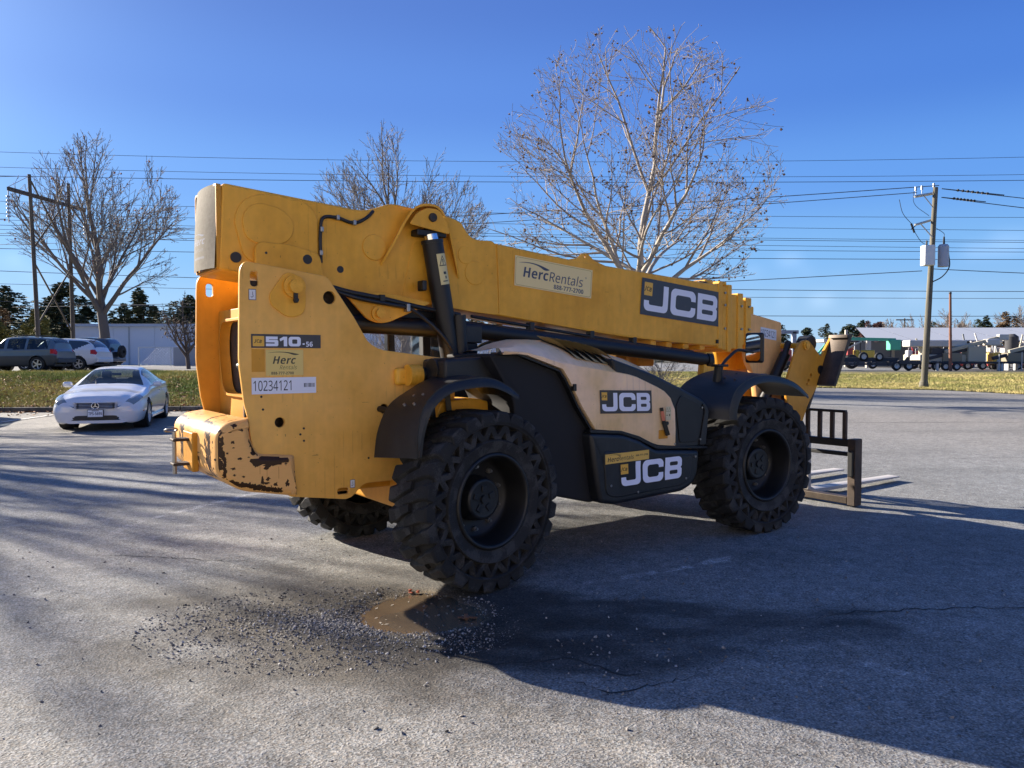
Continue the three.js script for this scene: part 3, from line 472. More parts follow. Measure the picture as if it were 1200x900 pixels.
  part('boom_end_cap', (() => { const g = new THREE.PlaneGeometry(.54, .57, 8, 10), p = g.attributes.position; for (let i = 0; i < p.count; i++) { const u = p.getX(i) / .27, v = p.getY(i) / .285; p.setZ(i, .05 * (1 - u * u) * (1 - .3 * v * v) + .01); } g.computeVertexNormals(); g.rotateY(-Math.PI / 2); g.rotateZ(-.05); g.translate(-1.575, 2.53, 0); return g; })(), new THREE.MeshPhysicalMaterial({ map: T.cap, roughness: .85, specularIntensity: .3 }), boom, 'grey rear cover with a faded sticker');
  part('end_cap_rim', extX(roundPoly([[-.278, 2.24], [.278, 2.24], [.278, 2.815], [-.278, 2.815]], .03), -1.585, -1.55, .004, [roundPoly([[-.268, 2.25], [.268, 2.25], [.268, 2.805], [-.268, 2.805]], .03)]), M.orange, boom);
  part('lifting_lug', ext(roundPoly([[1.45, 2.50], [1.5, 2.532], [1.6, 2.548], [1.66, 2.60], [1.72, 2.60], [1.8, 2.54], [1.95, 2.50]], .03), .25, .278, .004, [circle(1.69, 2.57, .012, 12)]), M.yellow, boom);
  // doubler plates and pressed rounds welded to the boom side
  const tear = roundPoly([[-1.40, 2.30], [-1.475, 2.58], [-1.43, 2.70], [-1.33, 2.765], [-1.2, 2.78], [-.95, 2.745], [-.88, 2.66], [-.88, 2.30]], .09, 6);
  part('doubler_plate', ext(tear, .278, .294, .006), M.yellow, boom);
  part('doubler_plate', ext(roundPoly([[-1.40, 2.44], [-1.425, 2.62], [-1.33, 2.715], [-1.15, 2.69], [-1.05, 2.60], [-1.08, 2.47], [-1.2, 2.42]], .09, 6),   .290, .305, .006), M.yellow, boom);
  part('doubler_plate', ext(roundPoly([[-1.345, 2.20], [-1.343, 2.40], [-1.31, 2.44], [-1.10, 2.438], [-.88, 2.388], [-.85, 2.20]], .05, 5),   .290, .335, .008), M.yellow, boom);
  for (const [x, y, r] of [[-.43, 2.477, .098], [.385, 2.482, .075], [.476, 2.341, .1]]) part('pressed_round', ext(circle(x, y, r, 32), .278, .293, .007), M.yellow, boom);
  part('doubler_plate', ext(roundPoly([[.68, 2.62], [.72, 2.0], [.45, 2.02], [-.2, 2.10], [-.1, 2.55], [.1, 2.6]], .05), .278, .287, .004), M.yellow, boom);
  for (const [x, y, r, z] of [[-1.462, 2.325, .036, .2945], [-.975, 2.342, .034, .3355], [-.705, 2.293, .026, .283], [-1.27, 2.365, .009, .3355]]) part('drain_hole', tube([x, y, z - .02], [x, y, z + .0012], r, r, 24), M.hose, boom);
  decal('rental_sticker', T.rent, [[.886, 2.520], [1.772, 2.447], [1.755, 2.186], [.877, 2.262]], .2885, boom, 'long yellow rental sticker on the boom'); decal('maker_sticker', T.big, [[2.417, 2.422], [3.576, 2.331], [3.555, 1.968], [2.388, 2.064]], .2885, boom, 'dark maker sticker with white letters on the boom');
  part('weld_bead', pipe([[-1.5, 2.236, .281], [-.26, 2.105, .281], [.57, 2.026, .281], [2.2, 1.846, .281], [3.6, 1.768, .281]], .006, 40, 6), M.yellow, boom); part('weld_bead', pipe([[.70, 2.60, .286], [.715, 2.3, .286], [.72, 2.02, .286]], .006, 12, 6), M.yellow, boom);
  for (const [x, y] of [[1.2, .62], [2.08, .60], [1.5, .54], [2.2, .78]]) P('cover_bolt', tube([x, y, 1.15], [x, y, 1.164], .011, .010, 8), M.steel);
  for (const [x, y] of [[2.33, 1.2], [2.31, .92], [1.98, .90]]) P('cover_bolt', tube([x, y, 1.10], [x, y, 1.122], .010, .009, 8), M.steel);
  // boom collar, inner sections and nose
  const rib = (x0, x1, y0, y1, z) => box(x0, x1, y0, y1, -z, z, .012);
  P('boom_collar', merge([rib(3.55, 3.62, 1.735, 2.425, .292), rib(3.69, 3.76, 1.70, 2.42, .302), rib(3.62, 3.70, 1.72, 2.40, .286), box(3.45, 3.58, 2.41, 2.47, -.2, .2, .02), box(3.62, 3.74, 2.41, 2.46, .02, .25, .02)]), M.yellow);
  const inner = P('inner_boom', merge([rib(3.72, 3.93, 1.735, 2.325, .255), rib(3.90, 3.99, 1.70, 2.34, .272), rib(3.98, 4.13, 1.78, 2.275, .235), rib(4.06, 4.16, 1.74, 2.30, .252), rib(4.12, 4.25, 1.80, 2.21, .215)]), M.yellow, 'telescoping inner boom sections');
  for (const [x, y, z] of [[3.655, 2.2, .29], [3.655, 1.95, .29], [3.95, 2.2, .277], [3.95, 1.95, .277], [4.11, 2.2, .257], [4.11, 1.95, .257], [3.655, 2.33, .29]]) part('wear_pad_bolt', tube([x, y, z - .01], [x, y, z + .012], .013, .013, 8), M.steel, inner);
  part('wear_pad', merge([box(3.78, 3.80, 1.80, 1.92, .25, .262, .003), box(3.52, 3.55, 1.79, 1.83, .28, .3, .004), box(3.36, 3.5, 2.42, 2.45, -.1, .2, .01)]), M.black, inner);
  const nosePts = roundPoly([[4.16, 2.13, .03], [4.72, 2.045, .03], [4.74, 1.10, .08], [4.50, .95, .08], [4.30, 1.10, .06], [4.24, 1.43, .08], [4.10, 1.62, .1], [4.08, 1.80, .05]], .03);
  const nose = P('boom_nose', ext(nosePts, .172, .245, .01), M.faded, 'turned-down boom nose'); part('nose_plate', ext(nosePts, -.245, -.172, .01), M.yellow, nose); part('nose_web', box(4.45, 4.70, 1.5, 2.02, -.18, .18), M.yellow, nose);
  part('nose_pin', tube([4.36, 1.40, -.3], [4.36, 1.40, .30], .06), M.steel, nose);
  decal('fleet_number_sticker', T.num2, [[4.33, 1.985], [4.62, 1.955], [4.62, 1.835], [4.33, 1.865]], .2482, nose, 'white fleet number sticker on the boom nose');
  // lift cylinder and its bracket
  const arch = smoothRail([[-.37, 2.34, .278], [-.26, 2.52, .278], [-.17, 2.68, .278], [-.09, 2.775, .278], [0, 2.805, .278], [.1, 2.795, .278], [.18, 2.70, .278], [.24, 2.52, .278], [.315, 2.27, .278]], 32);
  const dep = i => .135 * Math.pow(Math.sin(Math.PI * i / 32), .6);
  P('lift_bracket', sheet(arch, arch.map((p, i) => [p[0] - dep(i) * .35, p[1] + dep(i) * .05, p[2] + .004 + dep(i)]), .018), M.yellow);
  P('bracket_cap', ext(roundPoly([[-.20, 2.66], [-.13, 2.755], [-.04, 2.80], [.06, 2.795], [.135, 2.70], [.16, 2.61], [-.02, 2.635]], .03, 4), .40, .418, .004), M.yellow);
  P('bracket_bush', merge([tube([.0, 2.727, .41], [.0, 2.727, .435], .036, .033, 20)]), M.worn); P('bush_bore', tube([.0, 2.727, .42], [.0, 2.727, .437], .014, .014, 12), M.hose);
  const cyl = P('lift_cylinder', merge([tube([.02, 2.56, .375], [.225, 1.45, .375], .082, .082, 28), tube([.018, 2.56, .375], [.022, 2.535, .375], .088, .088, 28), tube([.03, 2.60, .345], [.012, 2.70, .345], .052, .052, 20), box(-.12, .14, 2.585, 2.635, .285, .397, .01)]), M.black, 'black hydraulic lift ram');
  part('ram_rod', tube([.012, 2.60, .37], [.02, 2.55, .375], .056, .056, 20), M.chrome, cyl); part('port_block', box(-.09, -.05, 2.16, 2.24, .33, .42, .01), M.black, cyl);
  { const g = new THREE.CylinderGeometry(.0835, .0835, .24, 20, 1, true, -.35, 1.15); const d = V3(.205, -1.11, 0).normalize(); g.applyQuaternion(new THREE.Quaternion().setFromUnitVectors(UP, d.clone().negate())); g.translate(.062, 2.33, .375); part('warning_sticker', g, decalMat(T.warn), cyl); }
  P('hose_stack_pipe', merge([tube([.235, 1.98, .42], [.275, 1.45, .42], .056, .056, 20)]), M.black); P('valve_block', merge([box(.30, .46, 1.76, 1.90, .28, .42, .01), box(.33, .43, 1.66, 1.76, .30, .40, .01)]), M.plastic);
  // long compensating ram below the boom
  P('compensating_ram', merge([tube([-.62, 1.90, .24], [.3, 1.875, .30], .07, .07, 24), tube([.3, 1.88, .30], [3.33, 1.62, .33], .07, .064, 24), tube([3.29, 1.62, .33], [3.36, 1.615, .33], .074, .074, 24)]), M.black, 'long black ram under the boom');
  P('ram_anchor', ext(roundPoly([[-.90, 2.16], [-.62, 1.84], [-.45, 1.83], [.25, 1.80], [.3, 1.98], [-.1, 2.03], [-.3, 2.1]], .04), .18, .27, .01), M.black);
  P('ram_bracket', ext(roundPoly([[-.75, 2.14], [-.53, 1.915, .12], [-.40, 1.895, .1], [-.13, 2.01], [.0, 2.07], [-.3, 2.12]], .03, 5), .365, .395, .004), M.yellow);
  P('bracket_pin', merge([tube([-.456, 1.972, .38], [-.456, 1.972, .415], .058, .058, 24), tube([-.456, 1.972, .40], [-.456, 1.972, .445], .034, .034, 20)]), M.yellow);
  P('ram_end_bracket', ext(roundPoly([[3.26, 1.70], [3.40, 1.70], [3.44, 1.52], [3.36, 1.15], [3.2, 1.15], [3.24, 1.5]], .04), .28, .36, .006), M.yellow); P('ram_end_pin', tube([3.34, 1.60, .35], [3.34, 1.60, .385], .035, .035, 16), M.yellow);
  // hoses
  const hose = (pts, r = .014) => P('hydraulic_hose', pipe(pts, r, 0, 8), M.hose);
  hose([[-.86, 2.33, .298], [-.862, 2.55, .298], [-.84, 2.655, .298], [-.735, 2.667, .298], [-.6, 2.642, .298], [-.5, 2.69, .298], [-.44, 2.745, .28], [-.40, 2.76, .2]], .013);
  for (const [x, y] of [[-.862, 2.40], [-.855, 2.57], [-.73, 2.667], [-.6, 2.643]]) P('hose_clip', box(x - .012, x + .012, y - .018, y + .018, .284, .318, .004), M.steel);
  hose([[-.95, 2.20, .33], [-.75, 2.13, .41], [-.45, 2.085, .42], [-.1, 2.03, .40], [.3, 1.99, .33]], .018); hose([[-.92, 2.16, .37], [-.65, 2.08, .43], [-.33, 2.035, .43], [-.22, 2.02, .43], [-.05, 1.92, .43], [.08, 1.80, .45], [.16, 1.70, .45]], .015);
  P('hose_clip', box(-.245, -.215, 1.99, 2.05, .40, .455, .004), M.steel); P('hose_clip', box(-.46, -.42, 2.06, 2.11, .39, .445, .004), M.black);
  P('boom_hose_run', merge([pipe([[.45, 1.985, .27], [1.2, 1.90, .27], [2.2, 1.79, .27], [3.2, 1.70, .25]], .014), box(1.05, 1.1, 1.87, 1.95, .22, .29), box(1.75, 1.80, 1.80, 1.89, .22, .29), box(2.3, 2.35, 1.76, 1.84, .22, .29)]), M.hose);
  P('boom_rest', merge([box(2.75, 3.0, 1.55, 1.78, -.30, -.1, .02), box(2.55, 2.7, 1.2, 1.75, -.34, -.2, .02)]), M.orange);
  for (const [x, y] of [[2.62, 1.80], [2.85, 1.785], [3.1, 1.77], [3.35, 1.76]]) P('boom_underside_boss', box(x - .04, x + .04, y - .04, y + .03, .05, .25, .012), M.yellow);
}
{
  const P = (n, g, m, l) => part(n, g, m, tele, l);
  // engine pod
  P('engine_housing', ext(roundPoly([[.10, 1.67], [.42, 1.675], [.83, 1.545], [.92, 1.40], [1.12, 1.05], [1.26, .53], [1.10, .475], [.36, .66], [.32, 1.32]], .04), .42, 1.045, .02), std(.006, .006, .008, .75), 'black wheel-arch side of the engine pod');
  P('air_intake_box', merge([ext(roundPoly([[-.20, 1.475], [-.20, 1.63], [.36, 1.665], [.40, 1.47]], .03), .60, .93, .02), tube([-.21, 1.55, .76], [-.15, 1.55, .76], .088, .09, 20)]), M.plastic);
  P('hinge_boss', merge([tube([-.345, 1.515, .64], [-.245, 1.515, .64], .078, .078, 24), box(-.42, -.27, 1.44, 1.57, .55, .62, .03)]), M.yellow); P('hinge_boss', tube([-.05, 1.525, .65], [0.0, 1.525, .65], .07, .07, 24), M.yellow); P('hinge_tube', tube([-.30, 1.515, .64], [.05, 1.53, .66], .055, .055, 20), M.black);
  // hood shell
  const S = [[.18, 1.70, 1.70, 1.68], [.30, 1.72, 1.705, 1.672], [.40, 1.762, 1.705, 1.66], [.53, 1.786, 1.69, 1.62], [.735, 1.789, 1.645, 1.556], [.80, 1.784, 1.63, 1.47], [.93, 1.77, 1.607, 1.26], [1.07, 1.752, 1.588, 1.075], [1.18, 1.734, 1.572, 1.065], [1.336, 1.703, 1.55, 1.04], [1.45, 1.682, 1.532, 1.012], [1.53, 1.668, 1.512, .985], [1.66, 1.64, 1.465, .94], [1.783, 1.60, 1.42, .905], [1.86, 1.573, 1.385, .897], [1.93, 1.545, 1.33, .89], [1.985, 1.52, 1.23, .885]];
  const C = s => [[s[0], s[1] - .03, .50], [s[0], s[1], .66], [s[0], s[1] - .008, .80], [s[0], lerp(s[1], s[2], .5) + .012, .95], [s[0] + .0, s[2] + .012, 1.06], [s[0], s[2] - .035, 1.112], [s[0], lerp(s[2], s[3], .6), 1.122], [s[0], s[3], 1.118], [s[0], s[3] - .004, 1.04]];
  const pos = [], idx = [], nC = 9; S.forEach((s, i) => { C(s).forEach(p => pos.push(...p)); if (i) for (let k = 0; k < nC - 1; k++) { const a = (i - 1) * nC + k, b = i * nC + k; idx.push(a, a + 1, b, b, a + 1, b + 1); } });
  const hg = new THREE.BufferGeometry(); hg.setAttribute('position', new THREE.Float32BufferAttribute(pos, 3)); hg.setIndex(idx);
  const hood = P('engine_hood', boxUV(toCreasedNormals(hg.toNonIndexed(), .5)), M.cream, 'sun-faded engine hood'); hood.material = M.cream.clone(); hood.material.side = THREE.DoubleSide;
  P('hood_edge', sheet([[.18, 1.672, 1.10], [.34, 1.668, 1.10], [.735, 1.54, 1.10], [.79, 1.475, 1.10], [.92, 1.255, 1.10], [1.06, 1.07, 1.10]].map(p => [p[0] - .02, p[1] - .005, p[2]]), [[.18, 1.672, .98], [.34, 1.668, .98], [.735, 1.54, .98], [.79, 1.475, .98], [.92, 1.255, .98], [1.06, 1.07, .98]].map(p => [p[0] - .02, p[1] - .005, p[2]]), .015), M.black);
  // louvres: dark opening and five fins along the slope
  const at = (x, t) => { let i = 1; while (i < S.length - 1 && S[i][0] < x) i++; const a = S[i - 1], b = S[i], k = Math.max(0, Math.min(1, (x - a[0]) / (b[0] - a[0]))), T0 = lerp(a[1], b[1], k), R0 = lerp(a[2], b[2], k); const y = t < .5 ? lerp(T0 - .008, lerp(T0, R0, .5) + .012, t * 2) : lerp(lerp(T0, R0, .5) + .012, R0 + .012, t * 2 - 1); return [x, y, t < .5 ? lerp(.80, .95, t * 2) : lerp(.95, 1.06, t * 2 - 1)]; };
  { const g = sheetGrid(10, 6, (u, v) => { const t = .02 + v * .9, x = .735 + u * .47 + t * .22, p = at(x, t); return [p[0], p[1] + .004, p[2] + .003]; }); g.attributes.position; part('louvre_opening', g, M.hose, hood); }
  for (let k = 0; k < 6; k++) {
    const x0 = .725 + k * .094; const A = [], B = []; for (let i = 0; i <= 8; i++) { const t = .0 + i / 8 * .94, p = at(x0 + t * .22, t), q = at(x0 + t * .22 + .05, t); A.push([p[0] - .012, p[1] + .05 * Math.sin(Math.PI * Math.min(1, i / 8 * .7 + .25)), p[2] + .014]); B.push([q[0] + .012, q[1] + .006, q[2]]); }
    const pp = [], ii = []; for (let i = 0; i <= 8; i++) { pp.push(...A[i], ...B[i]); if (i) ii.push(i * 2 - 2, i * 2 - 1, i * 2, i * 2, i * 2 - 1, i * 2 + 1); }
    const g = new THREE.BufferGeometry(); g.setAttribute('position', new THREE.Float32BufferAttribute(pp, 3)); g.setIndex(ii); g.computeVertexNormals(); const m = part('louvre_fin', boxUV(g), M.louvre, hood);
  }
  decal('maker_sticker', T.mid, [[1.104, 1.385], [1.683, 1.368], [1.693, 1.178], [1.112, 1.198]], 1.1262, hood, 'dark maker sticker with white letters on the hood');
  decal('safety_sticker', T.plateSign, rect(1.86, 1.11, 1.925, 1.225), 1.1245, hood); 
  part('hood_latch', merge([bar([1.80, 1.22, 1.13], [1.82, 1.10, 1.14], .03, .02), bar([1.82, 1.10, 1.14], [1.86, .985, 1.15], .035, .025)]), M.black, hood); part('latch_grip', bar([1.803, 1.19, 1.136], [1.816, 1.11, 1.142], .03, .022), std(.55, .17, .1, .5), hood); part('latch_recess', box(1.78, 1.885, .955, 1.03, 1.112, 1.1265, .004), M.orange, hood); part('hood_lock', tube([1.875, 1.085, 1.11], [1.875, 1.085, 1.132], .016, .016, 12), M.black, hood); part('hood_hinge', box(.83, .86, 1.385, 1.44, 1.09, 1.135, .006), M.black, hood);
  // front and lower covers
  P('front_cover', ext(roundPoly([[1.25, 1.64], [1.72, 1.51], [2.06, 1.385], [2.375, 1.262], [2.437, 1.18], [2.395, .842], [1.55, .86], [1.40, 1.2]], .04), .52, 1.105, .025, [], 3), M.plastic, 'black front cover of the engine pod');
  P('front_cover_inset', ext(roundPoly([[2.05, .905], [2.28, .90], [2.355, 1.17], [2.30, 1.235], [2.06, 1.32], [2.0, 1.22]], .03), 1.1, 1.113, .005), M.black);
  P('front_cover_border', ext(roundPoly([[2.30, .87], [2.385, .87], [2.42, 1.17], [2.37, 1.235], [2.34, 1.23], [2.37, 1.17]], .01), 1.1, 1.118, .004), M.plastic);
  P('lower_cover', ext(roundPoly([[.985, 1.05], [1.34, 1.022], [1.53, .965], [1.72, .872], [2.27, .83], [2.25, .62], [2.18, .53], [2.05, .485], [1.25, .458], [1.09, .49], [1.045, .697]], .04), .55, 1.15, .035, [], 3), M.plastic, 'black lower cover with white maker letters');
  P('lower_cover_step', ext(roundPoly([[1.12, .90], [1.40, .885], [1.56, .805], [2.16, .795], [2.14, .60], [2.04, .545], [1.26, .515], [1.15, .55]], .05), 1.14, 1.158, .012, [], 3), M.plastic);
  decal('maker_lettering', T.low, [[1.29, .802], [2.04, .807], [2.032, .603], [1.30, .594]], 1.1612, tele, 'white maker letters on the lower cover'); decal('rental_sticker', T.strip, [[1.132, .874], [1.622, .881], [1.622, .803], [1.134, .796]], 1.1628, tele, 'narrow yellow rental strip');
  P('sill_trim', ext(roundPoly([[1.0, 1.075], [1.34, 1.05], [1.54, .995], [1.76, .898], [2.39, .852], [2.39, .835], [1.75, .87], [1.52, .968], [1.33, 1.025], [1.0, 1.05]], .006), 1.06, 1.135, .006), M.black);
  // far side: fuel tank, cab
  P('fuel_tank', box(.45, 2.3, .50, .98, -1.12, -.50, .05), M.plastic);
  const cab = P('cab_body', box(.38, 1.85, .92, 1.50, -1.22, -.44, .04), M.black, 'operator cab on the far side'); part('cab_roof', box(.40, 1.80, 2.40, 2.50, -1.20, -.44, .03), M.black, cab);
  for (const [x, z, x2] of [[.44, -.48, .42], [.44, -1.18, .42], [1.80, -.48, 1.66], [1.80, -1.18, 1.66]]) part('cab_pillar', bar([x, 1.46, z], [x2, 2.43, z], .08, .08), M.black, cab);
  part('cab_window', box(.49, 1.70, 1.52, 2.39, -.492, -.486, .002), M.glass, cab); part('cab_window', box(.49, 1.70, 1.52, 2.39, -1.192, -1.186, .002), M.glass, cab); part('cab_window', box(.415, .421, 1.52, 2.39, -1.13, -.53, .002), M.glass, cab);
  part('cab_seat', merge([box(.62, 1.15, 1.40, 1.52, -1.05, -.62, .04), box(.58, .72, 1.45, 2.02, -1.05, -.62, .04)]), M.black, cab); part('steering_wheel', new THREE.TorusGeometry(.18, .016, 8, 24).rotateX(Math.PI / 2 - .5).translate(1.38, 1.72, -.84), M.black, cab);
  // fenders
  const fend = (outer, inner, n, name) => { const m = P(name, sheet(smoothRail(outer, 30), smoothRail(inner, 30), .022), M.plastic); return m; };
  const fr = fend([[-.55, .98, 1.2], [-.548, 1.16, 1.2], [-.49, 1.33, 1.2], [-.36, 1.435, 1.2], [-.18, 1.478, 1.2], [0, 1.482, 1.2], [.13, 1.435, 1.2], [.25, 1.36, 1.2]], [[-.655, .95, .77], [-.63, 1.12, .77], [-.55, 1.29, .77], [-.41, 1.385, .77], [-.22, 1.475, .77], [-.05, 1.50, .77], [.1, 1.455, .77], [.22, 1.37, .77]], 30, 'rear_fender');
  for (const [x, y, z] of [[-.515, 1.315, 1.08], [-.445, 1.375, 1.08], [-.53, 1.305, .97], [-.455, 1.362, .97]]) part('fender_bolt', tube([x, y, z], [x - .02, y + .024, z], .012, .010, 8), M.steel, fr);
  part('fender_lip', sheet(smoothRail([[-.55, .985, 1.2], [-.54, 1.16, 1.2], [-.485, 1.32, 1.2], [-.36, 1.428, 1.2], [-.18, 1.47, 1.2], [0, 1.475, 1.2], [.13, 1.43, 1.2], [.245, 1.358, 1.2]], 30), smoothRail([[-.55, .985, 1.222], [-.525, 1.15, 1.222], [-.46, 1.30, 1.222], [-.34, 1.395, 1.222], [-.18, 1.43, 1.222], [0, 1.435, 1.222], [.12, 1.40, 1.222], [.235, 1.34, 1.222]], 30), .02), M.plastic, fr);
  P('fender_stay', merge([tube([-.53, 1.27, .56], [-.5, 1.26, .95], .022), bar([-.05, 1.42, .7], [-.02, .95, .75], .09, .04), bar([-.25, 1.42, .8], [-.2, 1.0, .8], .04, .03)]), M.black); P('axle_arch', ext(roundPoly([[-.18, 1.0], [-.1, 1.31], [.2, 1.335], [.42, 1.28], [.5, .9]], .05), .45, .70, .01), M.yellow);
  const off = 3.16; const ff = fend([[2.62, 1.08, 1.2], [2.63, 1.2, 1.2], [2.70, 1.33, 1.2], [2.86, 1.415, 1.2], [3.10, 1.458, 1.2], [3.36, 1.435, 1.2], [3.60, 1.365, 1.2], [3.79, 1.255, 1.2]], [[2.36, 1.1, .74], [2.38, 1.22, .74], [2.50, 1.36, .74], [2.70, 1.45, .74], [3.0, 1.50, .74], [3.3, 1.475, .74], [3.56, 1.38, .74], [3.76, 1.26, .74]], 30, 'front_fender');
  for (const [x, y, z] of [[2.78, 1.44, 1.0], [2.95, 1.475, 1.0], [2.80, 1.43, 1.1], [2.97, 1.46, 1.1]]) part('fender_bolt', tube([x, y - .02, z], [x, y + .018, z], .014, .011, 8), M.black, ff);
  part('fender_lip', sheet(smoothRail([[2.62, 1.08, 1.2], [2.64, 1.2, 1.2], [2.71, 1.325, 1.2], [2.86, 1.41, 1.2], [3.10, 1.45, 1.2], [3.36, 1.428, 1.2], [3.60, 1.36, 1.2], [3.79, 1.25, 1.2]], 30), smoothRail([[2.68, 1.08, 1.222], [2.69, 1.18, 1.222], [2.75, 1.29, 1.222], [2.88, 1.37, 1.222], [3.10, 1.41, 1.222], [3.36, 1.39, 1.222], [3.58, 1.335, 1.222], [3.77, 1.235, 1.222]], 30), .02), M.plastic, ff);
  P('front_fender_bracket', merge([bar([2.95, 1.40, .7], [3.1, .85, .7], .1, .05), bar([3.3, 1.42, .75], [3.2, .9, .75], .05, .05)]), M.black);
  const fender2 = m => { const c = m.clone(); c.scale.z = -1; tele.add(c); }; fender2(fr); fender2(ff);
  // mirror on its arm
  const arm = P('mirror_arm', pipe([[2.74, 1.36, .98], [2.72, 1.5, .99], [2.74, 1.57, 1.0], [2.86, 1.66, 1.0], [2.96, 1.71, 1.0], [3.08, 1.705, 1.0], [3.30, 1.68, 1.0]], .014), M.black);
  P('mirror_mount', merge([tube([2.72, 1.33, .95], [2.72, 1.56, .98], .05, .04, 16), box(2.66, 2.80, 1.555, 1.58, .93, 1.03)]), M.black);
  const mir = P('mirror', new RoundedBoxGeometry(.05, .29, .19, 4, .024).rotateY(.12).translate(3.22, 1.735, 1.0), M.black); part('mirror_glass', (() => { const g = new THREE.ExtrudeGeometry(shapeOf(roundPoly([[-.075, -.125], [.075, -.125], [.075, .125], [-.075, .125]], .045, 5)), { depth: .002, bevelEnabled: false }); g.rotateY(-Math.PI / 2 + .12); g.translate(3.1935, 1.735, 1.003); return g; })(), M.mirror, mir);
  // quick hitch on the nose
  const hp = roundPoly([[4.56, 1.73, .06], [4.66, 1.83, .07], [4.78, 1.845, .06], [4.93, 1.73, .1], [5.04, 1.64, .05], [5.12, 1.74, .02], [5.245, 1.875, .01], [5.275, 1.875, .01], [4.98, 1.325, .02], [4.80, 1.12, .05], [4.66, .86, .1], [4.50, .92, .08], [4.40, 1.15, .08], [4.37, 1.334, .04]], .03);
  const hitch = P('hitch_plate', ext(hp, .52, .552, .004, [circle(4.845, 1.44, .022, 12), circle(4.80, 1.38, .022, 12), circle(4.77, 1.34, .013, 10)]), M.orange, 'tilting quick hitch plates'); part('far_hitch_plate', ext(hp, -.552, -.52, .004), M.yellow, hitch);
  for (const [a, b] of [[.545, .77], [-.77, -.545]]) { part('hitch_face', ext([[5.235, 1.885], [5.285, 1.885], [5.30, 1.865], [4.995, 1.315], [4.955, 1.33]], a, b, .006), M.worn, hitch, 'worn brown hitch face'); part('hitch_lip', ext([[5.19, 1.865], [5.20, 1.90], [5.30, 1.905], [5.305, 1.875], [5.25, 1.87]], a - .004, b + .004, .004), M.worn, hitch); }
  part('hitch_front', ext([[4.99, 1.40], [5.03, 1.40], [4.84, 1.05], [4.80, 1.06]], -.54, .54, .004), M.worn, hitch);
  part('hitch_pin', merge([tube([4.735, 1.775, -.6], [4.735, 1.775, .585], .034), tube([4.735, 1.775, .55], [4.735, 1.775, .57], .052, .052, 20)]), M.yellow, hitch); part('hitch_roller', tube([4.93, 1.80, .36], [4.93, 1.80, .50], .09, .09, 20), M.black, hitch); part('hitch_stop', tube([5.02, 1.5, .5], [5.02, 1.5, .565], .05, .05, 20), M.black, hitch); part('hitch_link', ext(roundPoly([[4.86, 1.75], [4.95, 1.86], [5.1, 1.68], [5.0, 1.6]], .03), .30, .34, .004), M.rust, hitch);
  P('tilt_ram', merge([tube([4.60, 1.68, .38], [4.25, 1.05, .30], .06, .06, 16), tube([4.66, 1.82, .38], [4.55, 1.58, .38], .035, .035, 12)]), M.black); P('hitch_cross_tube', tube([4.56, 1.05, -.54], [4.56, 1.05, .54], .06), M.orange);
}
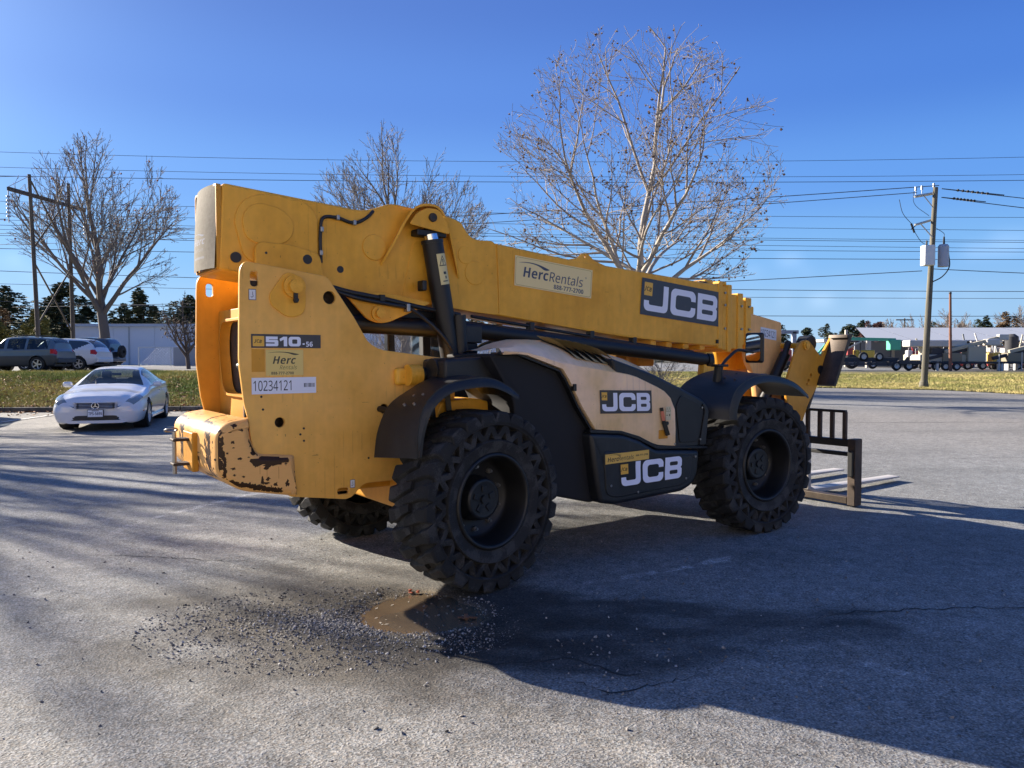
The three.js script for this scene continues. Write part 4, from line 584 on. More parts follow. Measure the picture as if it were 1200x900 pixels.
// wheels: solid tyres with a truss of openings in the side wall
function makeWheel() {
  const w = new THREE.Group(); w.name = 'wheel';
  const rot = g => g.rotateX(Math.PI / 2);
  const prof = [[.335, .155], [.345, .178], [.405, .193], [.428, .198], [.436, .185], [.438, .14], [.528, .14], [.532, .188], [.54, .198], [.565, .198], [.592, .182], [.604, .14], [.606, 0], [.604, -.14], [.592, -.182], [.565, -.198], [.54, -.198], [.532, -.188], [.528, -.14], [.438, -.14], [.436, -.185], [.428, -.198], [.405, -.193], [.345, -.178], [.335, -.155]];
  const gs = [toCreasedNormals(rot(turned(prof, 72)).toNonIndexed(), .6)];
  for (const sd of [1, -1]) for (let k = 0; k < 23; k++) for (const s of [-1, 1]) { // truss ribs
    const a0 = (k + .5) / 23 * 6.28318, a1 = a0 + s * 6.28318 / 46; gs.push(bar([Math.cos(a0) * .434, Math.sin(a0) * .434, sd * .15], [Math.cos(a1) * .534, Math.sin(a1) * .534, sd * .158], .044, .066, Math.atan2(Math.sin(a0), Math.cos(a0)) * 0));
  }
  const NL = 26; // lugs
  for (const sd of [1, -1]) for (let k = 0; k < NL; k++) {
    const base = (k + (sd > 0 ? 0 : .5)) / NL * 6.28318, pos = [], idx = [];
    const sec = [[.205, .0, .058, .56, .615], [.198, .01, .056, .575, .632], [.13, .035, .05, .58, .637], [.05, .10, .04, .57, .637], [-.03, .15, .03, .575, .634]];
    sec.forEach(([z, da, hw, r0, r1], i) => { const a = base + da * sd; const hb = hw * 1.2 / .58, ht = hw * .88 / .63; for (const [r, d] of [[r0, -hb], [r1 - .006, -ht], [r1, -ht * .8], [r1, ht * .8], [r1 - .006, ht], [r0, hb]]) pos.push(Math.cos(a + d) * r, Math.sin(a + d) * r, z * sd); if (i) for (let q = 0; q < 5; q++) { const o = (i - 1) * 6 + q; idx.push(o, o + 1, o + 6, o + 1, o + 7, o + 6); } });
    for (const o of [0, (sec.length - 1) * 6]) for (let q = 1; q < 5; q++) idx.push(o, o + q, o + q + 1);
    const g = new THREE.BufferGeometry(); g.setAttribute('position', new THREE.Float32BufferAttribute(pos, 3)); g.setIndex(idx); const n = toCreasedNormals(g.toNonIndexed(), .5); gs.push(boxUV(n));
  }
  part('tyre', boxUV(merge(gs)), M.rubber, w);
  part('rim', boxUV(rot(turned([[.342, .17], [.338, .188], [.322, .192], [.308, .18], [.30, .12], [.285, .02], [.27, -.03], [.15, -.05], [.05, -.05]], 64))), M.rim, w);
  part('hub', boxUV(merge([rot(turned([[.165, -.06], [.165, -.01], [.15, .06], [.142, .075], [.12, .078], [.115, .07], [.0, .07]], 48)), ...[0, 1, 2, 3, 4].map(i => box(-.02, .02, .05, .10, .066, .08, .004).rotateZ(i * 1.2566)), tube([0, 0, .06], [0, 0, .085], .035, .03, 16)])), M.plastic, w);
  const nut = tube([0, 0, -.05], [0, 0, -.012], .021, .017, 6), st = tube([0, 0, -.02], [0, 0, .005], .01, .01, 8), ng = merge([nut, st]);
  for (let i = 0; i < 10; i++) { const m = part('wheel_nut', ng, M.steel, w); m.position.set(Math.cos(i * .62832 + .3) * .225, Math.sin(i * .62832 + .3) * .225, 0); }
  return w;
}
{
  const w0 = makeWheel(), R = [[0, 1.045, .1414, 0], [3.14, 1.045, -.0483, .35], [0, -1.045, .1414, .7], [3.14, -1.045, -.0483, 1.1]];
  R.forEach(([x, z, st, sp], i) => { const w = i ? w0.clone() : w0; w.name = 'wheel'; tele.add(w); w.rotation.order = 'YXZ'; w.rotation.y = st + (z < 0 ? Math.PI : 0); w.rotation.z = sp; w.position.set(x, .635, z); });
}
// fork carriage in front of the handler
{
  const c = thing('fork_carriage', 'dark steel fork carriage with load backrest in front of the handler', 'fork carriage', TELE, TURN);
  const X = 4.93; M.forkSteel = std(.4, .375, .35, .5);
  part('bottom_rail', box(X - .04, X + .06, .03, .11, -.98, .98, .01), M.worn, c); part('top_rail', box(X - .03, X + .05, .66, .74, -1.0, 1.0, .008), M.black, c); part('middle_rail', box(X - .02, X + .03, .555, .60, -1.0, 1.0, .008), M.black, c);
  for (const s of [-1, 1]) { const p = part('side_post', box(X - .05, X + .09, .02, .75, s * 1.03 - .045, s * 1.03 + .045, .008), M.rust, c); part('pin_holder', box(X - .08, X - .045, .34, .62, s * 1.03 - .03, s * 1.03 + .03, .01), M.black, p); }
  part('backrest_top', box(X - .01, X + .03, 1.03, 1.06, -.93, .93, .006), M.black, c);
  for (let i = 0; i < 13; i++) { const z = -.915 + i * .1525; part('backrest_bar', box(X - .01, X + .03, .73, 1.04, z - .022, z + .022, .006), M.rust, c); }
  for (const z of [.36, -.42]) { const f = part('fork', ext([[X + .06, .05], [X + .06, .78], [X + .11, .78], [X + .12, .14], [X + .2, .10], [7.05, .075], [7.05, .055]], z - .08, z + .08, .006), M.forkSteel, c); }
}
// ---------------------------------------------------------------- bare trees
class Wood { // collects tapered branch tubes
  constructor() { this.p = []; this.n = []; this.i = []; }
  run(pts, rad, sides) {
    const base = this.p.length / 3, t = V3(), u = V3(), v = V3(); let pu = null;
    for (let k = 0; k < pts.length; k++) {
      t.copy(pts[Math.min(pts.length - 1, k + 1)]).sub(pts[Math.max(0, k - 1)]).normalize();
      if (!pu) { u.set(Math.abs(t.y) > .9 ? 1 : 0, Math.abs(t.y) > .9 ? 0 : 1, 0); } else u.copy(pu); u.addScaledVector(t, -u.dot(t)).normalize(); pu = u.clone(); v.crossVectors(t, u);
      for (let s = 0; s < sides; s++) { const a = s / sides * 6.28318, c = Math.cos(a), d = Math.sin(a), nx = u.x * c + v.x * d, ny = u.y * c + v.y * d, nz = u.z * c + v.z * d; this.p.push(pts[k].x + nx * rad[k], pts[k].y + ny * rad[k], pts[k].z + nz * rad[k]); this.n.push(nx, ny, nz); }
      if (k) for (let s = 0; s < sides; s++) { const a = base + (k - 1) * sides + s, b = base + (k - 1) * sides + (s + 1) % sides; this.i.push(a, b, a + sides, b, b + sides, a + sides); }
    }
  }
  geo() { const g = new THREE.BufferGeometry(); g.setAttribute('position', new THREE.Float32BufferAttribute(this.p, 3)); g.setAttribute('normal', new THREE.Float32BufferAttribute(this.n, 3)); g.setIndex(this.i); return g; }
}
function growTree(o) {
  const R = rng(o.seed), trunk = new Wood(), crown = new Wood(), tips = [];
  const rnd = () => R() * 2 - 1;
  function limb(pos, dir, len, rad, lev) {
    const nseg = lev === 0 ? 8 : lev === 1 ? 8 : lev === 2 ? 6 : lev === 3 ? 4 : 3, pts = [pos.clone()], rads = [rad], d = dir.clone().normalize(), kids = [];
    const end = lev === 0 ? rad * (o.trunkTaper ?? .55) : rad * (lev >= o.levels ? .45 : .3);
    for (let k = 1; k <= nseg; k++) {
      const w = o.wobble * (lev === 0 ? .3 : 1); d.x += rnd() * w; d.z += rnd() * w; d.y += rnd() * w * .6 + o.up * (lev === 0 ? 0 : lev >= 3 ? .5 : 1) / nseg; d.normalize();
      const q = pts[k - 1].clone().addScaledVector(d, len / nseg); if (o.env && lev > 0 && Math.hypot((q.x) / o.env[1], (q.y - o.env[0]) / o.env[2], q.z / o.env[1]) > 1 + rnd() * .08) break; pts.push(q); rads.push(Math.max(o.min || .004, lerp(rad, end, k / nseg))); kids.push([q, d.clone(), rads[k], k / nseg]);
    }
    if (!kids.length) return; const ns = kids.length;
    (lev <= 1 ? trunk : crown).run(pts, rads, lev === 0 ? 10 : lev === 1 ? 7 : lev === 2 ? 5 : 3);
    if (lev >= o.levels) { tips.push(pts[ns]); return; }
    const n = o.kids[lev]; const start = o.start[lev];
    for (let c = 0; c < n; c++) {
      const f = start + (1 - start) * (c + .3 + R() * .6) / n, kk = Math.min(ns - 1, Math.max(0, Math.round(f * ns) - 1)), [q, dd, rr, ff] = kids[kk];
      const axis = V3(rnd(), rnd() * .5, rnd()).cross(dd).normalize(); if (lev === 0) { const a = c * 2.4 + R() * .6; axis.set(Math.cos(a), 0, Math.sin(a)); }
      const ang = (o.angle[lev]) * (.7 + R() * .6), nd = dd.clone().applyAxisAngle(axis, ang); if (o.flat && lev <= 2 && nd.y < -.1) nd.y *= -.4;
      const L = len * o.ratio[lev] * (.7 + R() * .5) * (lev === 0 ? 1 : 1.15 - .5 * ff);
      limb(q, nd, L, Math.min(rr * .85, rad * o.rr[lev] * (.75 + R() * .4)), lev + 1);
    }
    if (lev > 0) limb(kids[ns - 1][0], kids[ns - 1][1].clone(), len * .5, rads[ns], Math.min(o.levels, lev + 1));
    else limb(kids[ns - 1][0], kids[ns - 1][1].clone().add(V3(rnd() * .15, .2, rnd() * .15)), len * o.ratio[0] * (o.lead || 1.05), rads[ns] * .8, 1);
  }
  limb(V3(0, -.15, 0), V3(o.lean || 0, 1, 0), o.trunk, o.rad, 0);
  return { trunk: trunk.geo(), crown: crown.geo(), tips, R };
}
const barkTex = dataTex(256, (u, v) => { const k = .65 + (fbm(u * 12, v * 4, 4, 5, 4) - .5) * .9; return [k, k, k]; });
M.barkPale = std(.34, .30, .25, .85); M.barkGrey = std(.14, .12, .105, .9); M.barkDark = std(.11, .085, .07, .9); M.barkTan = std(.2, .175, .155, .9); M.twig = std(.21, .185, .165, .9);
M.dryLeaf = std(.13, .07, .035, .8); M.redLeaf = std(.3, .09, .05, .8);
function leafBits(tips, R, n, s, drop) { const g = []; const pos = []; for (let i = 0; i < n; i++) { const t = tips[Math.floor(R() * tips.length)], k = s * (.6 + R() * .8), x = t.x + (R() - .5) * .25, y = t.y - R() * drop, z = t.z + (R() - .5) * .25; const vs = [[0, k, 0], [k, 0, 0], [0, 0, k], [-k, 0, 0], [0, 0, -k], [0, -k, 0]].map(v => [x + v[0] * (.6 + R() * .5), y + v[1] * (.6 + R() * .5), z + v[2] * (.6 + R() * .5)]); for (const f of [[0, 2, 1], [0, 3, 2], [0, 4, 3], [0, 1, 4], [5, 1, 2], [5, 2, 3], [5, 3, 4], [5, 4, 1]]) for (const q of f) pos.push(...vs[q]); } const b = new THREE.BufferGeometry(); b.setAttribute('position', new THREE.Float32BufferAttribute(pos, 3)); b.computeVertexNormals(); return b; }
function bareTree(name, label, p, o, group) {
  const t = thing(name, label, 'tree', p, o.turn || 0, group), w = growTree(o);
  part('trunk', w.trunk, o.bark, t); part('crown', w.crown, o.twig || o.bark, t);
  if (o.leaves) { const m = part('dry_leaves', leafBits(w.tips, w.R, o.leaves, o.leafSize, o.drop ?? .1), o.leafMat || M.dryLeaf, t); m.userData.kind = 'stuff'; }
  return t;
}
const lotTree = bareTree('sycamore_tree', 'tall bare pale-barked tree with seed balls rising behind the boom', [4.6, 0, -30], { seed: 44, lead: 1.5, env: [8.2, 5.7, 5.75], min: .008, trunk: 5.0, rad: .21, trunkTaper: .75, levels: 5, kids: [7, 6, 5, 4, 3], start: [.7, .15, .2, .2, .2], angle: [.88, .7, .75, .75, .75], ratio: [1.2, .66, .55, .52, .5], rr: [.58, .5, .5, .5, .5], wobble: .17, up: .2, bark: M.barkPale, twig: std(.27, .23, .195, .9), leaves: 1100, leafSize: .048, drop: .12, flat: 1 });
const bigMaple = bareTree('maple_tree', 'broad bare tree behind the parked cars beside the power poles', [-27.3, .9, -52], { seed: 23, env: [7.0, 4.5, 5.9], min: .011, trunk: 4.0, rad: .29, trunkTaper: .8, levels: 5, kids: [8, 6, 5, 4, 3], start: [.7, .15, .2, .2, .2], angle: [.6, .48, .55, .6, .6], ratio: [1.5, .62, .55, .5, .5], rr: [.45, .42, .5, .5, .5], wobble: .1, up: .12, bark: M.barkGrey, twig: M.barkTan, leaves: 120, leafSize: .06, leafMat: M.redLeaf });
bigMaple.scale.setScalar(1.22);
bareTree('maple_tree', 'bare tree whose twiggy top shows above the middle of the boom', [-6.1, .2, -44], { seed: 38, env: [8.4, 5.2, 6.0], min: .011, trunk: 4.6, rad: .3, trunkTaper: .75, levels: 5, kids: [9, 7, 6, 5, 3], start: [.45, .15, .2, .2, .2], angle: [.8, .55, .55, .6, .6], ratio: [1.35, .6, .55, .5, .5], rr: [.45, .42, .5, .5, .5], wobble: .1, up: .2, bark: M.barkTan, twig: M.twig });
bareTree('small_tree', 'small bare spreading tree before the white warehouse wall', [-18.6, .8, -44.5], { seed: 61, min: .01, trunk: 1.5, rad: .13, trunkTaper: .8, levels: 4, kids: [6, 5, 4, 4], start: [.6, .25, .2, .2], angle: [.85, .6, .6, .6], ratio: [1.15, .55, .5, .5], rr: [.6, .5, .5, .5], wobble: .15, up: .05, lean: -.12, bark: M.barkDark, twig: M.barkGrey, leaves: 240, leafSize: .05, drop: .2, flat: 1 });
// bare trees outside the picture whose shadows stripe the foreground
for (const [x, z, s] of [[-24, -18.6, 71], [-28.5, -16.2, 72], [-31.5, -22.4, 75], [-26.6, -20.6, 73]]) bareTree('lot_edge_tree', 'bare tree on the edge of the lot outside the picture', [x, 0, z], { seed: s, trunk: 3.6, rad: .28, trunkTaper: .75, levels: 4, min: .010, kids: [8, 6, 5, 4], start: [.5, .2, .2, .2], angle: [.72, .55, .55, .6], ratio: [1.55, .62, .58, .5], rr: [.5, .5, .5, .5], wobble: .12, up: .15, bark: M.barkGrey, twig: M.barkGrey }, 'bare trees left of the lot');
bareTree('lot_edge_tree', 'tall twiggy tree outside the picture whose shade falls on the tail', [-18.9, 0, -16.9], { seed: 77, env: [9.6, 2.9, 3.4], min: .010, trunk: 6.2, rad: .24, trunkTaper: .75, levels: 5, kids: [8, 7, 6, 4, 3], start: [.6, .15, .2, .2, .2], angle: [.75, .6, .6, .6, .6], ratio: [1.3, .6, .55, .5, .5], rr: [.5, .5, .5, .5, .5], wobble: .12, up: .15, bark: M.barkGrey, leaves: 160, leafSize: .07, drop: .2 });
// tangle of bare shrubs seen under the boom
for (const [x, z, s, h] of [[-5.2, -26, 81, 1.7], [-3.9, -26.6, 82, 1.8], [-2.6, -27.2, 83, 1.5], [1.5, -36, 84, 1.2], [4.0, -37, 85, 1.2], [7.2, -37.5, 86, 1.1]]) bareTree('bare_shrub', 'tangled bare shrub growing behind the handler', [x, x < 0 ? .3 : 0, z], { seed: s, trunk: .35 * h, rad: .05, trunkTaper: .8, levels: 4, kids: [9, 5, 4, 3], start: [.2, .15, .2, .2], angle: [.75, .6, .7, .7], ratio: [3.6, .6, .55, .5], rr: [.6, .55, .55, .5], wobble: .2, up: .1, bark: M.barkTan, twig: M.barkTan }, 'bare shrubs behind the handler');

// ---------------------------------------------------------------- evergreen and autumn trees of the background
function crownGeo(seed, n, shape, size) {
  const R = rng(seed), pos = [], lobes = []; const nl = shape.lobes || 9;
  for (let i = 0; i < nl; i++) { const y = .12 + .82 * (i + R() * .7) / nl, w = shape.w(y) * (.45 + R() * .75), a = R() * 6.283; lobes.push([Math.cos(a) * w * .55, y, Math.sin(a) * w * .55, w * (.4 + R() * .35), .07 + R() * .09]); }
  for (let i = 0; i < n; i++) {
    const L = lobes[Math.floor(R() * nl)], a = R() * 6.283, c = R() * 2 - 1, s = Math.sqrt(1 - c * c), r = .55 + .5 * Math.sqrt(R()); const x = L[0] + Math.cos(a) * s * L[3] * r, y = L[1] + c * L[4] * r, z = L[2] + Math.sin(a) * s * L[3] * r;
    for (let q = 0; q < 2; q++) { const k = size * (.5 + R() * .9), b = V3(R() - .5, R() - .3, R() - .5).normalize(), d = V3(R() - .5, R() - .5, R() - .5).cross(b).normalize(); pos.push(x - d.x * k * .5, y - d.y * k * .25, z - d.z * k * .5, x + d.x * k * .5, y + d.y * k * .25, z + d.z * k * .5, x + b.x * k, y + b.y * k * .5, z + b.z * k); }
  }
  const g = new THREE.BufferGeometry(); g.setAttribute('position', new THREE.Float32BufferAttribute(pos, 3)); g.computeVertexNormals(); return g;
}
const kinds = {
  pine: { w: y => .26 * Math.min(1, (1.08 - y) * 1.6) * (y < .3 ? .5 : 1), lobes: 13 }, round: { w: y => .3 * Math.sin(Math.PI * Math.min(1, y * .85 + .12)), lobes: 11 }, low: { w: y => .5 * Math.sin(Math.PI * Math.min(1, y * .7 + .28)), lobes: 10 },
};
M.pine = std(.045, .062, .028, .9, { transparent: false }); M.pineB = std(.06, .07, .03, .9); M.autumn = std(.16, .10, .045, .9); M.maroon = std(.13, .055, .04, .9); M.olive = std(.19, .17, .04, .9); M.bush = std(.07, .08, .035, .9); M.greyWood = std(.2, .165, .14, .95);
const crowns = { pine: [1, 2, 3].map(s => crownGeo(s * 7, 2600, kinds.pine, .034)), round: [1, 2, 3].map(s => crownGeo(s * 13, 2600, kinds.round, .034)), low: [1, 2].map(s => crownGeo(s * 19, 2200, kinds.low, .05)) };
const trunkGeo = tube([0, -.02, 0], [0, .8, 0], .014, .005, 7);
function leafTree(name, label, p, h, kind, mat, v, group, wide = 1) { const t = thing(name, label, 'tree', p, v * 1.7, group); t.scale.set(h * wide, h, h * wide); part('trunk', trunkGeo, M.barkDark, t); part('crown', crowns[kind][v % crowns[kind].length], mat, t); return t; }
{
  const R = rng(5);
  // left wood behind the warehouse
  const L = [[-64, -98, 13], [-59, -101, 12], [-55, -96, 14.5], [-50, -100, 11], [-47, -97, 14], [-44, -103, 12], [-41, -98, 13.5], [-38.5, -104, 12], [-35, -128, 11.5], [-38, -132, 10], [-43, -126, 12], [-32, -127, 10.5], [-29, -131, 10], [-48, -120, 13], [-52, -125, 14], [-57, -122, 13], [-66, -120, 13], [-26, -126, 10.6], [-22, -129, 10.2], [-40.5, -118, 12]];
  L.forEach(([x, z, h], i) => leafTree('evergreen_tree', 'dark evergreen tree in the wood behind the white warehouse', [x + (R() - .5) * 2, .5, z], h * (.64 + R() * .14), i % 3 ? 'pine' : 'round', i % 2 ? M.pine : M.pineB, i, 'evergreen trees behind the warehouse', 1.7));
  for (let i = 0; i < 26; i++) leafTree('evergreen_tree', 'dark evergreen tree in the wood behind the white warehouse', [-82 + i * 3.4 + R() * 2, .3, -138 + R() * 8], 7.6 + R() * 2.4, 'round', i % 2 ? M.pine : M.pineB, i, 'evergreen trees behind the warehouse', 1.3);
  [[-44, -66, 4.6], [-39.5, -64, 4.4], [-36.6, -60, 3.6]].forEach(([x, z, h], i) => leafTree('autumn_shrub', 'yellowish leafy shrub behind the grey parked car', [x, .9, z], h, 'low', M.olive, i, 'yellowish shrubs behind the parked cars', 1));
  leafTree('autumn_tree', 'brownish leafy tree at the edge of the wood', [-50, .9, -74], 8, 'round', M.autumn, 1, undefined, 1.3);
  // right horizon
  for (let i = 0; i < 30; i++) { const x = 40 + i * 4.6 + R() * 3, z = -175 - R() * 30; leafTree('pine_tree', 'distant dark pine on the horizon beyond the equipment yard', [x, 0, z], 8.6 + R() * 3, i % 4 ? 'round' : 'pine', i % 3 ? M.pine : M.pineB, i, 'pines on the horizon beyond the yard', 1.3); }
  { const gs = []; for (let i = 0; i < 46; i++) { const g = crowns.round[i % 3].clone(), h = 7.5 + R() * 3; g.scale(h * 1.5, h, h * 1.5); g.rotateY(R() * 6); g.translate(20 + i * 5.6 + R() * 3, -1, -235 - R() * 20); gs.push(g); } const m = part('far_wood', mergeGeometries(gs), M.pineB, scene); m.userData = { kind: 'stuff', label: 'far dark wood along the horizon beyond the yard', category: 'wood' };
    const gl = []; for (let i = 0; i < 34; i++) { const g = crowns.round[i % 3].clone(), h = 8 + R() * 2.6; g.scale(h * 1.7, h, h * 1.7); g.rotateY(R() * 6); g.translate(-112 + i * 3.4 + R() * 2, -.5, -158 - R() * 10); gl.push(g); } const m2 = part('far_wood', mergeGeometries(gl), M.pine, scene); m2.name = numbered('left_far_wood').replace('left_', '') + '_001'; m2.userData = { kind: 'stuff', label: 'far dark wood behind the warehouse roof', category: 'wood' }; }
  [[78, -170, 9.2], [82.5, -172, 9.8]].forEach(([x, z, h], i) => leafTree('red_tree', 'dark red autumn tree beyond the shed roof', [x, 0, z], h, 'round', M.maroon, i, 'red trees beyond the shed', 1.4));
  [[75, -150, 9.6, 91], [79.5, -152, 10.4, 92], [84, -150, 10.8, 93], [88.5, -151, 10, 94], [98, -148, 12.5, 95]].forEach(([x, z, h, s]) => bareTree('far_bare_tree', 'greyish bare tree behind the shed roof', [x, 0, z], { seed: s, min: .028, env: [h * .62, h * .42, h * .42], trunk: h * .28, rad: .3, trunkTaper: .7, levels: 4, kids: [9, 7, 6, 5], start: [.4, .2, .2, .2], angle: [.6, .55, .55, .6], ratio: [1.5, .55, .55, .5], rr: [.5, .5, .5, .6], wobble: .12, up: .1, bark: M.greyWood }, 'bare trees behind the shed'));
  [[75, -118, 8.2], [82, -121, 7.6], [70, -119, 6]].forEach(([x, z, h], i) => leafTree('brown_tree', 'brown-leaved tree seen through and above the open shed', [x, 0, z], h, 'round', M.autumn, i, 'brown trees behind the shed', 1.3));
}
// ---------------------------------------------------------------- cars
function loftCar(o) { // sections along x -> shell split by region
  const { st, wheels, wr, archR } = o, NX = 150, NV = 44, cr = (a, b, c, d, t) => .5 * ((2 * b) + (c - a) * t + (2 * a - 5 * b + 4 * c - d) * t * t + (3 * b - a - 3 * c + d) * t * t * t);
  const stAt = x => { let i = 0; while (i < st.length - 2 && x < st[i + 1][0]) i++; const a = st[Math.max(0, i - 1)], b = st[i], c = st[i + 1], d = st[Math.min(st.length - 1, i + 2)], t = (x - b[0]) / (c[0] - b[0]); return b.map((_, k) => { const v = cr(a[k], b[k], c[k], d[k], t), lo = Math.min(b[k], c[k]), hi = Math.max(b[k], c[k]), m = (hi - lo) * .12; return Math.max(lo - m, Math.min(hi + m, v)); }); };
  const sect = s => { const [x, yB, wB, yM, wM, yS, wS, yT, wT] = s; return [[wB * .86, yB], [wB, yB + .04], [wM, yM], [wS + (wM - wS) * .25, lerp(yM, yS, .75)], [wS, yS], [lerp(wS, wT, .52) + .025 * Math.min(1, (yT - yS) * 4), lerp(yS, yT, .52)], [wT, yT - .035], [wT * .72, yT + .006], [wT * .35, yT + .022], [0, yT + .026]]; };
  const VK = 9, grid = [], vs = [];
  for (let j = 0; j <= NV; j++) vs.push(j / NV * VK);
  const x0 = st[0][0], x1 = st[st.length - 1][0];
  for (let i = 0; i <= NX; i++) { const x = lerp(x0, x1, i / NX), s = stAt(x), C = sect(s); grid.push(vs.map(v => { const k = Math.min(VK - 1, Math.floor(v)), t = v - k, a = C[Math.max(0, k - 1)], b = C[k], c = C[k + 1], d = C[Math.min(VK, k + 2)]; return [x, cr(a[1], b[1], c[1], d[1], t), Math.max(0, cr(a[0], b[0], c[0], d[0], t))]; })); }
  for (const w of wheels) for (const row of grid) for (const p of row) { if (p[2] < .45) continue; const dx = p[0] - w, dy = p[1] - wr, d = Math.hypot(dx, dy); if (Math.abs(d - archR) < .028 && dy > -wr) { p[0] = w + dx / d * archR; p[1] = wr + dy / d * archR; } }
  const buckets = {};
  for (let i = 0; i < NX; i++) for (let j = 0; j < NV; j++) {
    const q = [grid[i][j], grid[i + 1][j], grid[i + 1][j + 1], grid[i][j + 1]], c = [0, 1, 2].map(k => (q[0][k] + q[1][k] + q[2][k] + q[3][k]) / 4), v = (vs[j] + vs[j + 1]) / 2;
    if (c[2] > .42 && wheels.some(w => Math.hypot(c[0] - w, c[1] - wr) < archR - .004)) continue;
    const n = o.region(c[0], v, c[1], c[2]) || 'body'; const b = buckets[n] || (buckets[n] = []);
    for (const sg of [1, -1]) { const P = q.map(p => [p[0], p[1], p[2] * sg]); const f = sg > 0 ? [0, 1, 2, 0, 2, 3] : [0, 2, 1, 0, 3, 2]; for (const k of f) b.push(...P[k]); }
  }
  for (const i of [0, NX]) { const b = buckets.body; for (let j = 0; j < NV; j++) { const p = grid[i][j], r = grid[i][j + 1]; const A = [p[0], p[1], p[2]], B = [r[0], r[1], r[2]], Cc = [r[0], r[1], -r[2]], D = [p[0], p[1], -p[2]]; const f = i === 0 ? [A, B, Cc, A, Cc, D] : [A, Cc, B, A, D, Cc]; f.forEach(q => b.push(...q)); } }
  const out = {}; for (const k in buckets) { const g = new THREE.BufferGeometry(); g.setAttribute('position', new THREE.Float32BufferAttribute(buckets[k], 3)); const m = mergeVertices(g, 1e-4); m.computeVertexNormals(); out[k] = m; } return out;
}
function carWheel(parent, x, z, r, spokes, mat, w = .22) {
  const g = new THREE.Group(); g.name = 'wheel'; parent.add(g); g.position.set(x, r, z); const s = Math.sign(z); if (s < 0) g.rotation.y = Math.PI;
  part('tyre', turned([[r * .66, -w / 2], [r * .93, -w / 2], [r, -w * .36], [r, w * .36], [r * .93, w / 2], [r * .66, w / 2], [r * .64, w * .3]], 32).rotateX(Math.PI / 2), M.rubber, g);
  const gs = [turned([[r * .66, w * .3], [r * .68, w * .47], [r * .62, w * .46], [r * .58, w * .1], [0.01, w * .05]], 32).rotateX(Math.PI / 2)]; const hub = tube([0, 0, w * .1], [0, 0, w * .42], r * .16, r * .14, 16);
  part('wheel_well_disc', gs[0], M.rim, g); const sp = [hub]; for (let i = 0; i < spokes; i++) { const a = i / spokes * 6.28318; sp.push(bar([Math.cos(a) * r * .1, Math.sin(a) * r * .1, w * .38], [Math.cos(a) * r * .64, Math.sin(a) * r * .64, w * .42], r * .17, r * .08)); } sp.push(new THREE.TorusGeometry(r * .64, r * .035, 6, 32).translate(0, 0, w * .45)); part('rim', merge(sp), mat, g); return g;
}
M.grilleBar = std(.5, .5, .51, .4); M.alloy = std(.55, .55, .56, .3, { metalness: .7 }); M.lamp = new THREE.MeshPhysicalMaterial({ color: lin(.24, .255, .25), roughness: .12, clearcoat: 1, clearcoatRoughness: .03 }); M.red = std(.45, .015, .015, .2); M.amber = std(.6, .2, .03, .3);
M.carGlass = new THREE.MeshPhysicalMaterial({ color: lin(.03, .035, .04), roughness: .04, clearcoat: 1, clearcoatRoughness: .02 });
M.carWhite = new THREE.MeshPhysicalMaterial({ color: lin(.71, .705, .70), roughness: .3, clearcoat: 1, clearcoatRoughness: .05 });
M.carDark = new THREE.MeshPhysicalMaterial({ color: lin(.03, .04, .06), roughness: .3, clearcoat: 1, clearcoatRoughness: .05 });
M.trim = std(.015, .015, .016, .5); M.glassCar = new THREE.MeshPhysicalMaterial({ color: lin(.62, .68, .70), roughness: .02, transmission: 1, thickness: 0, ior: 1.5 });
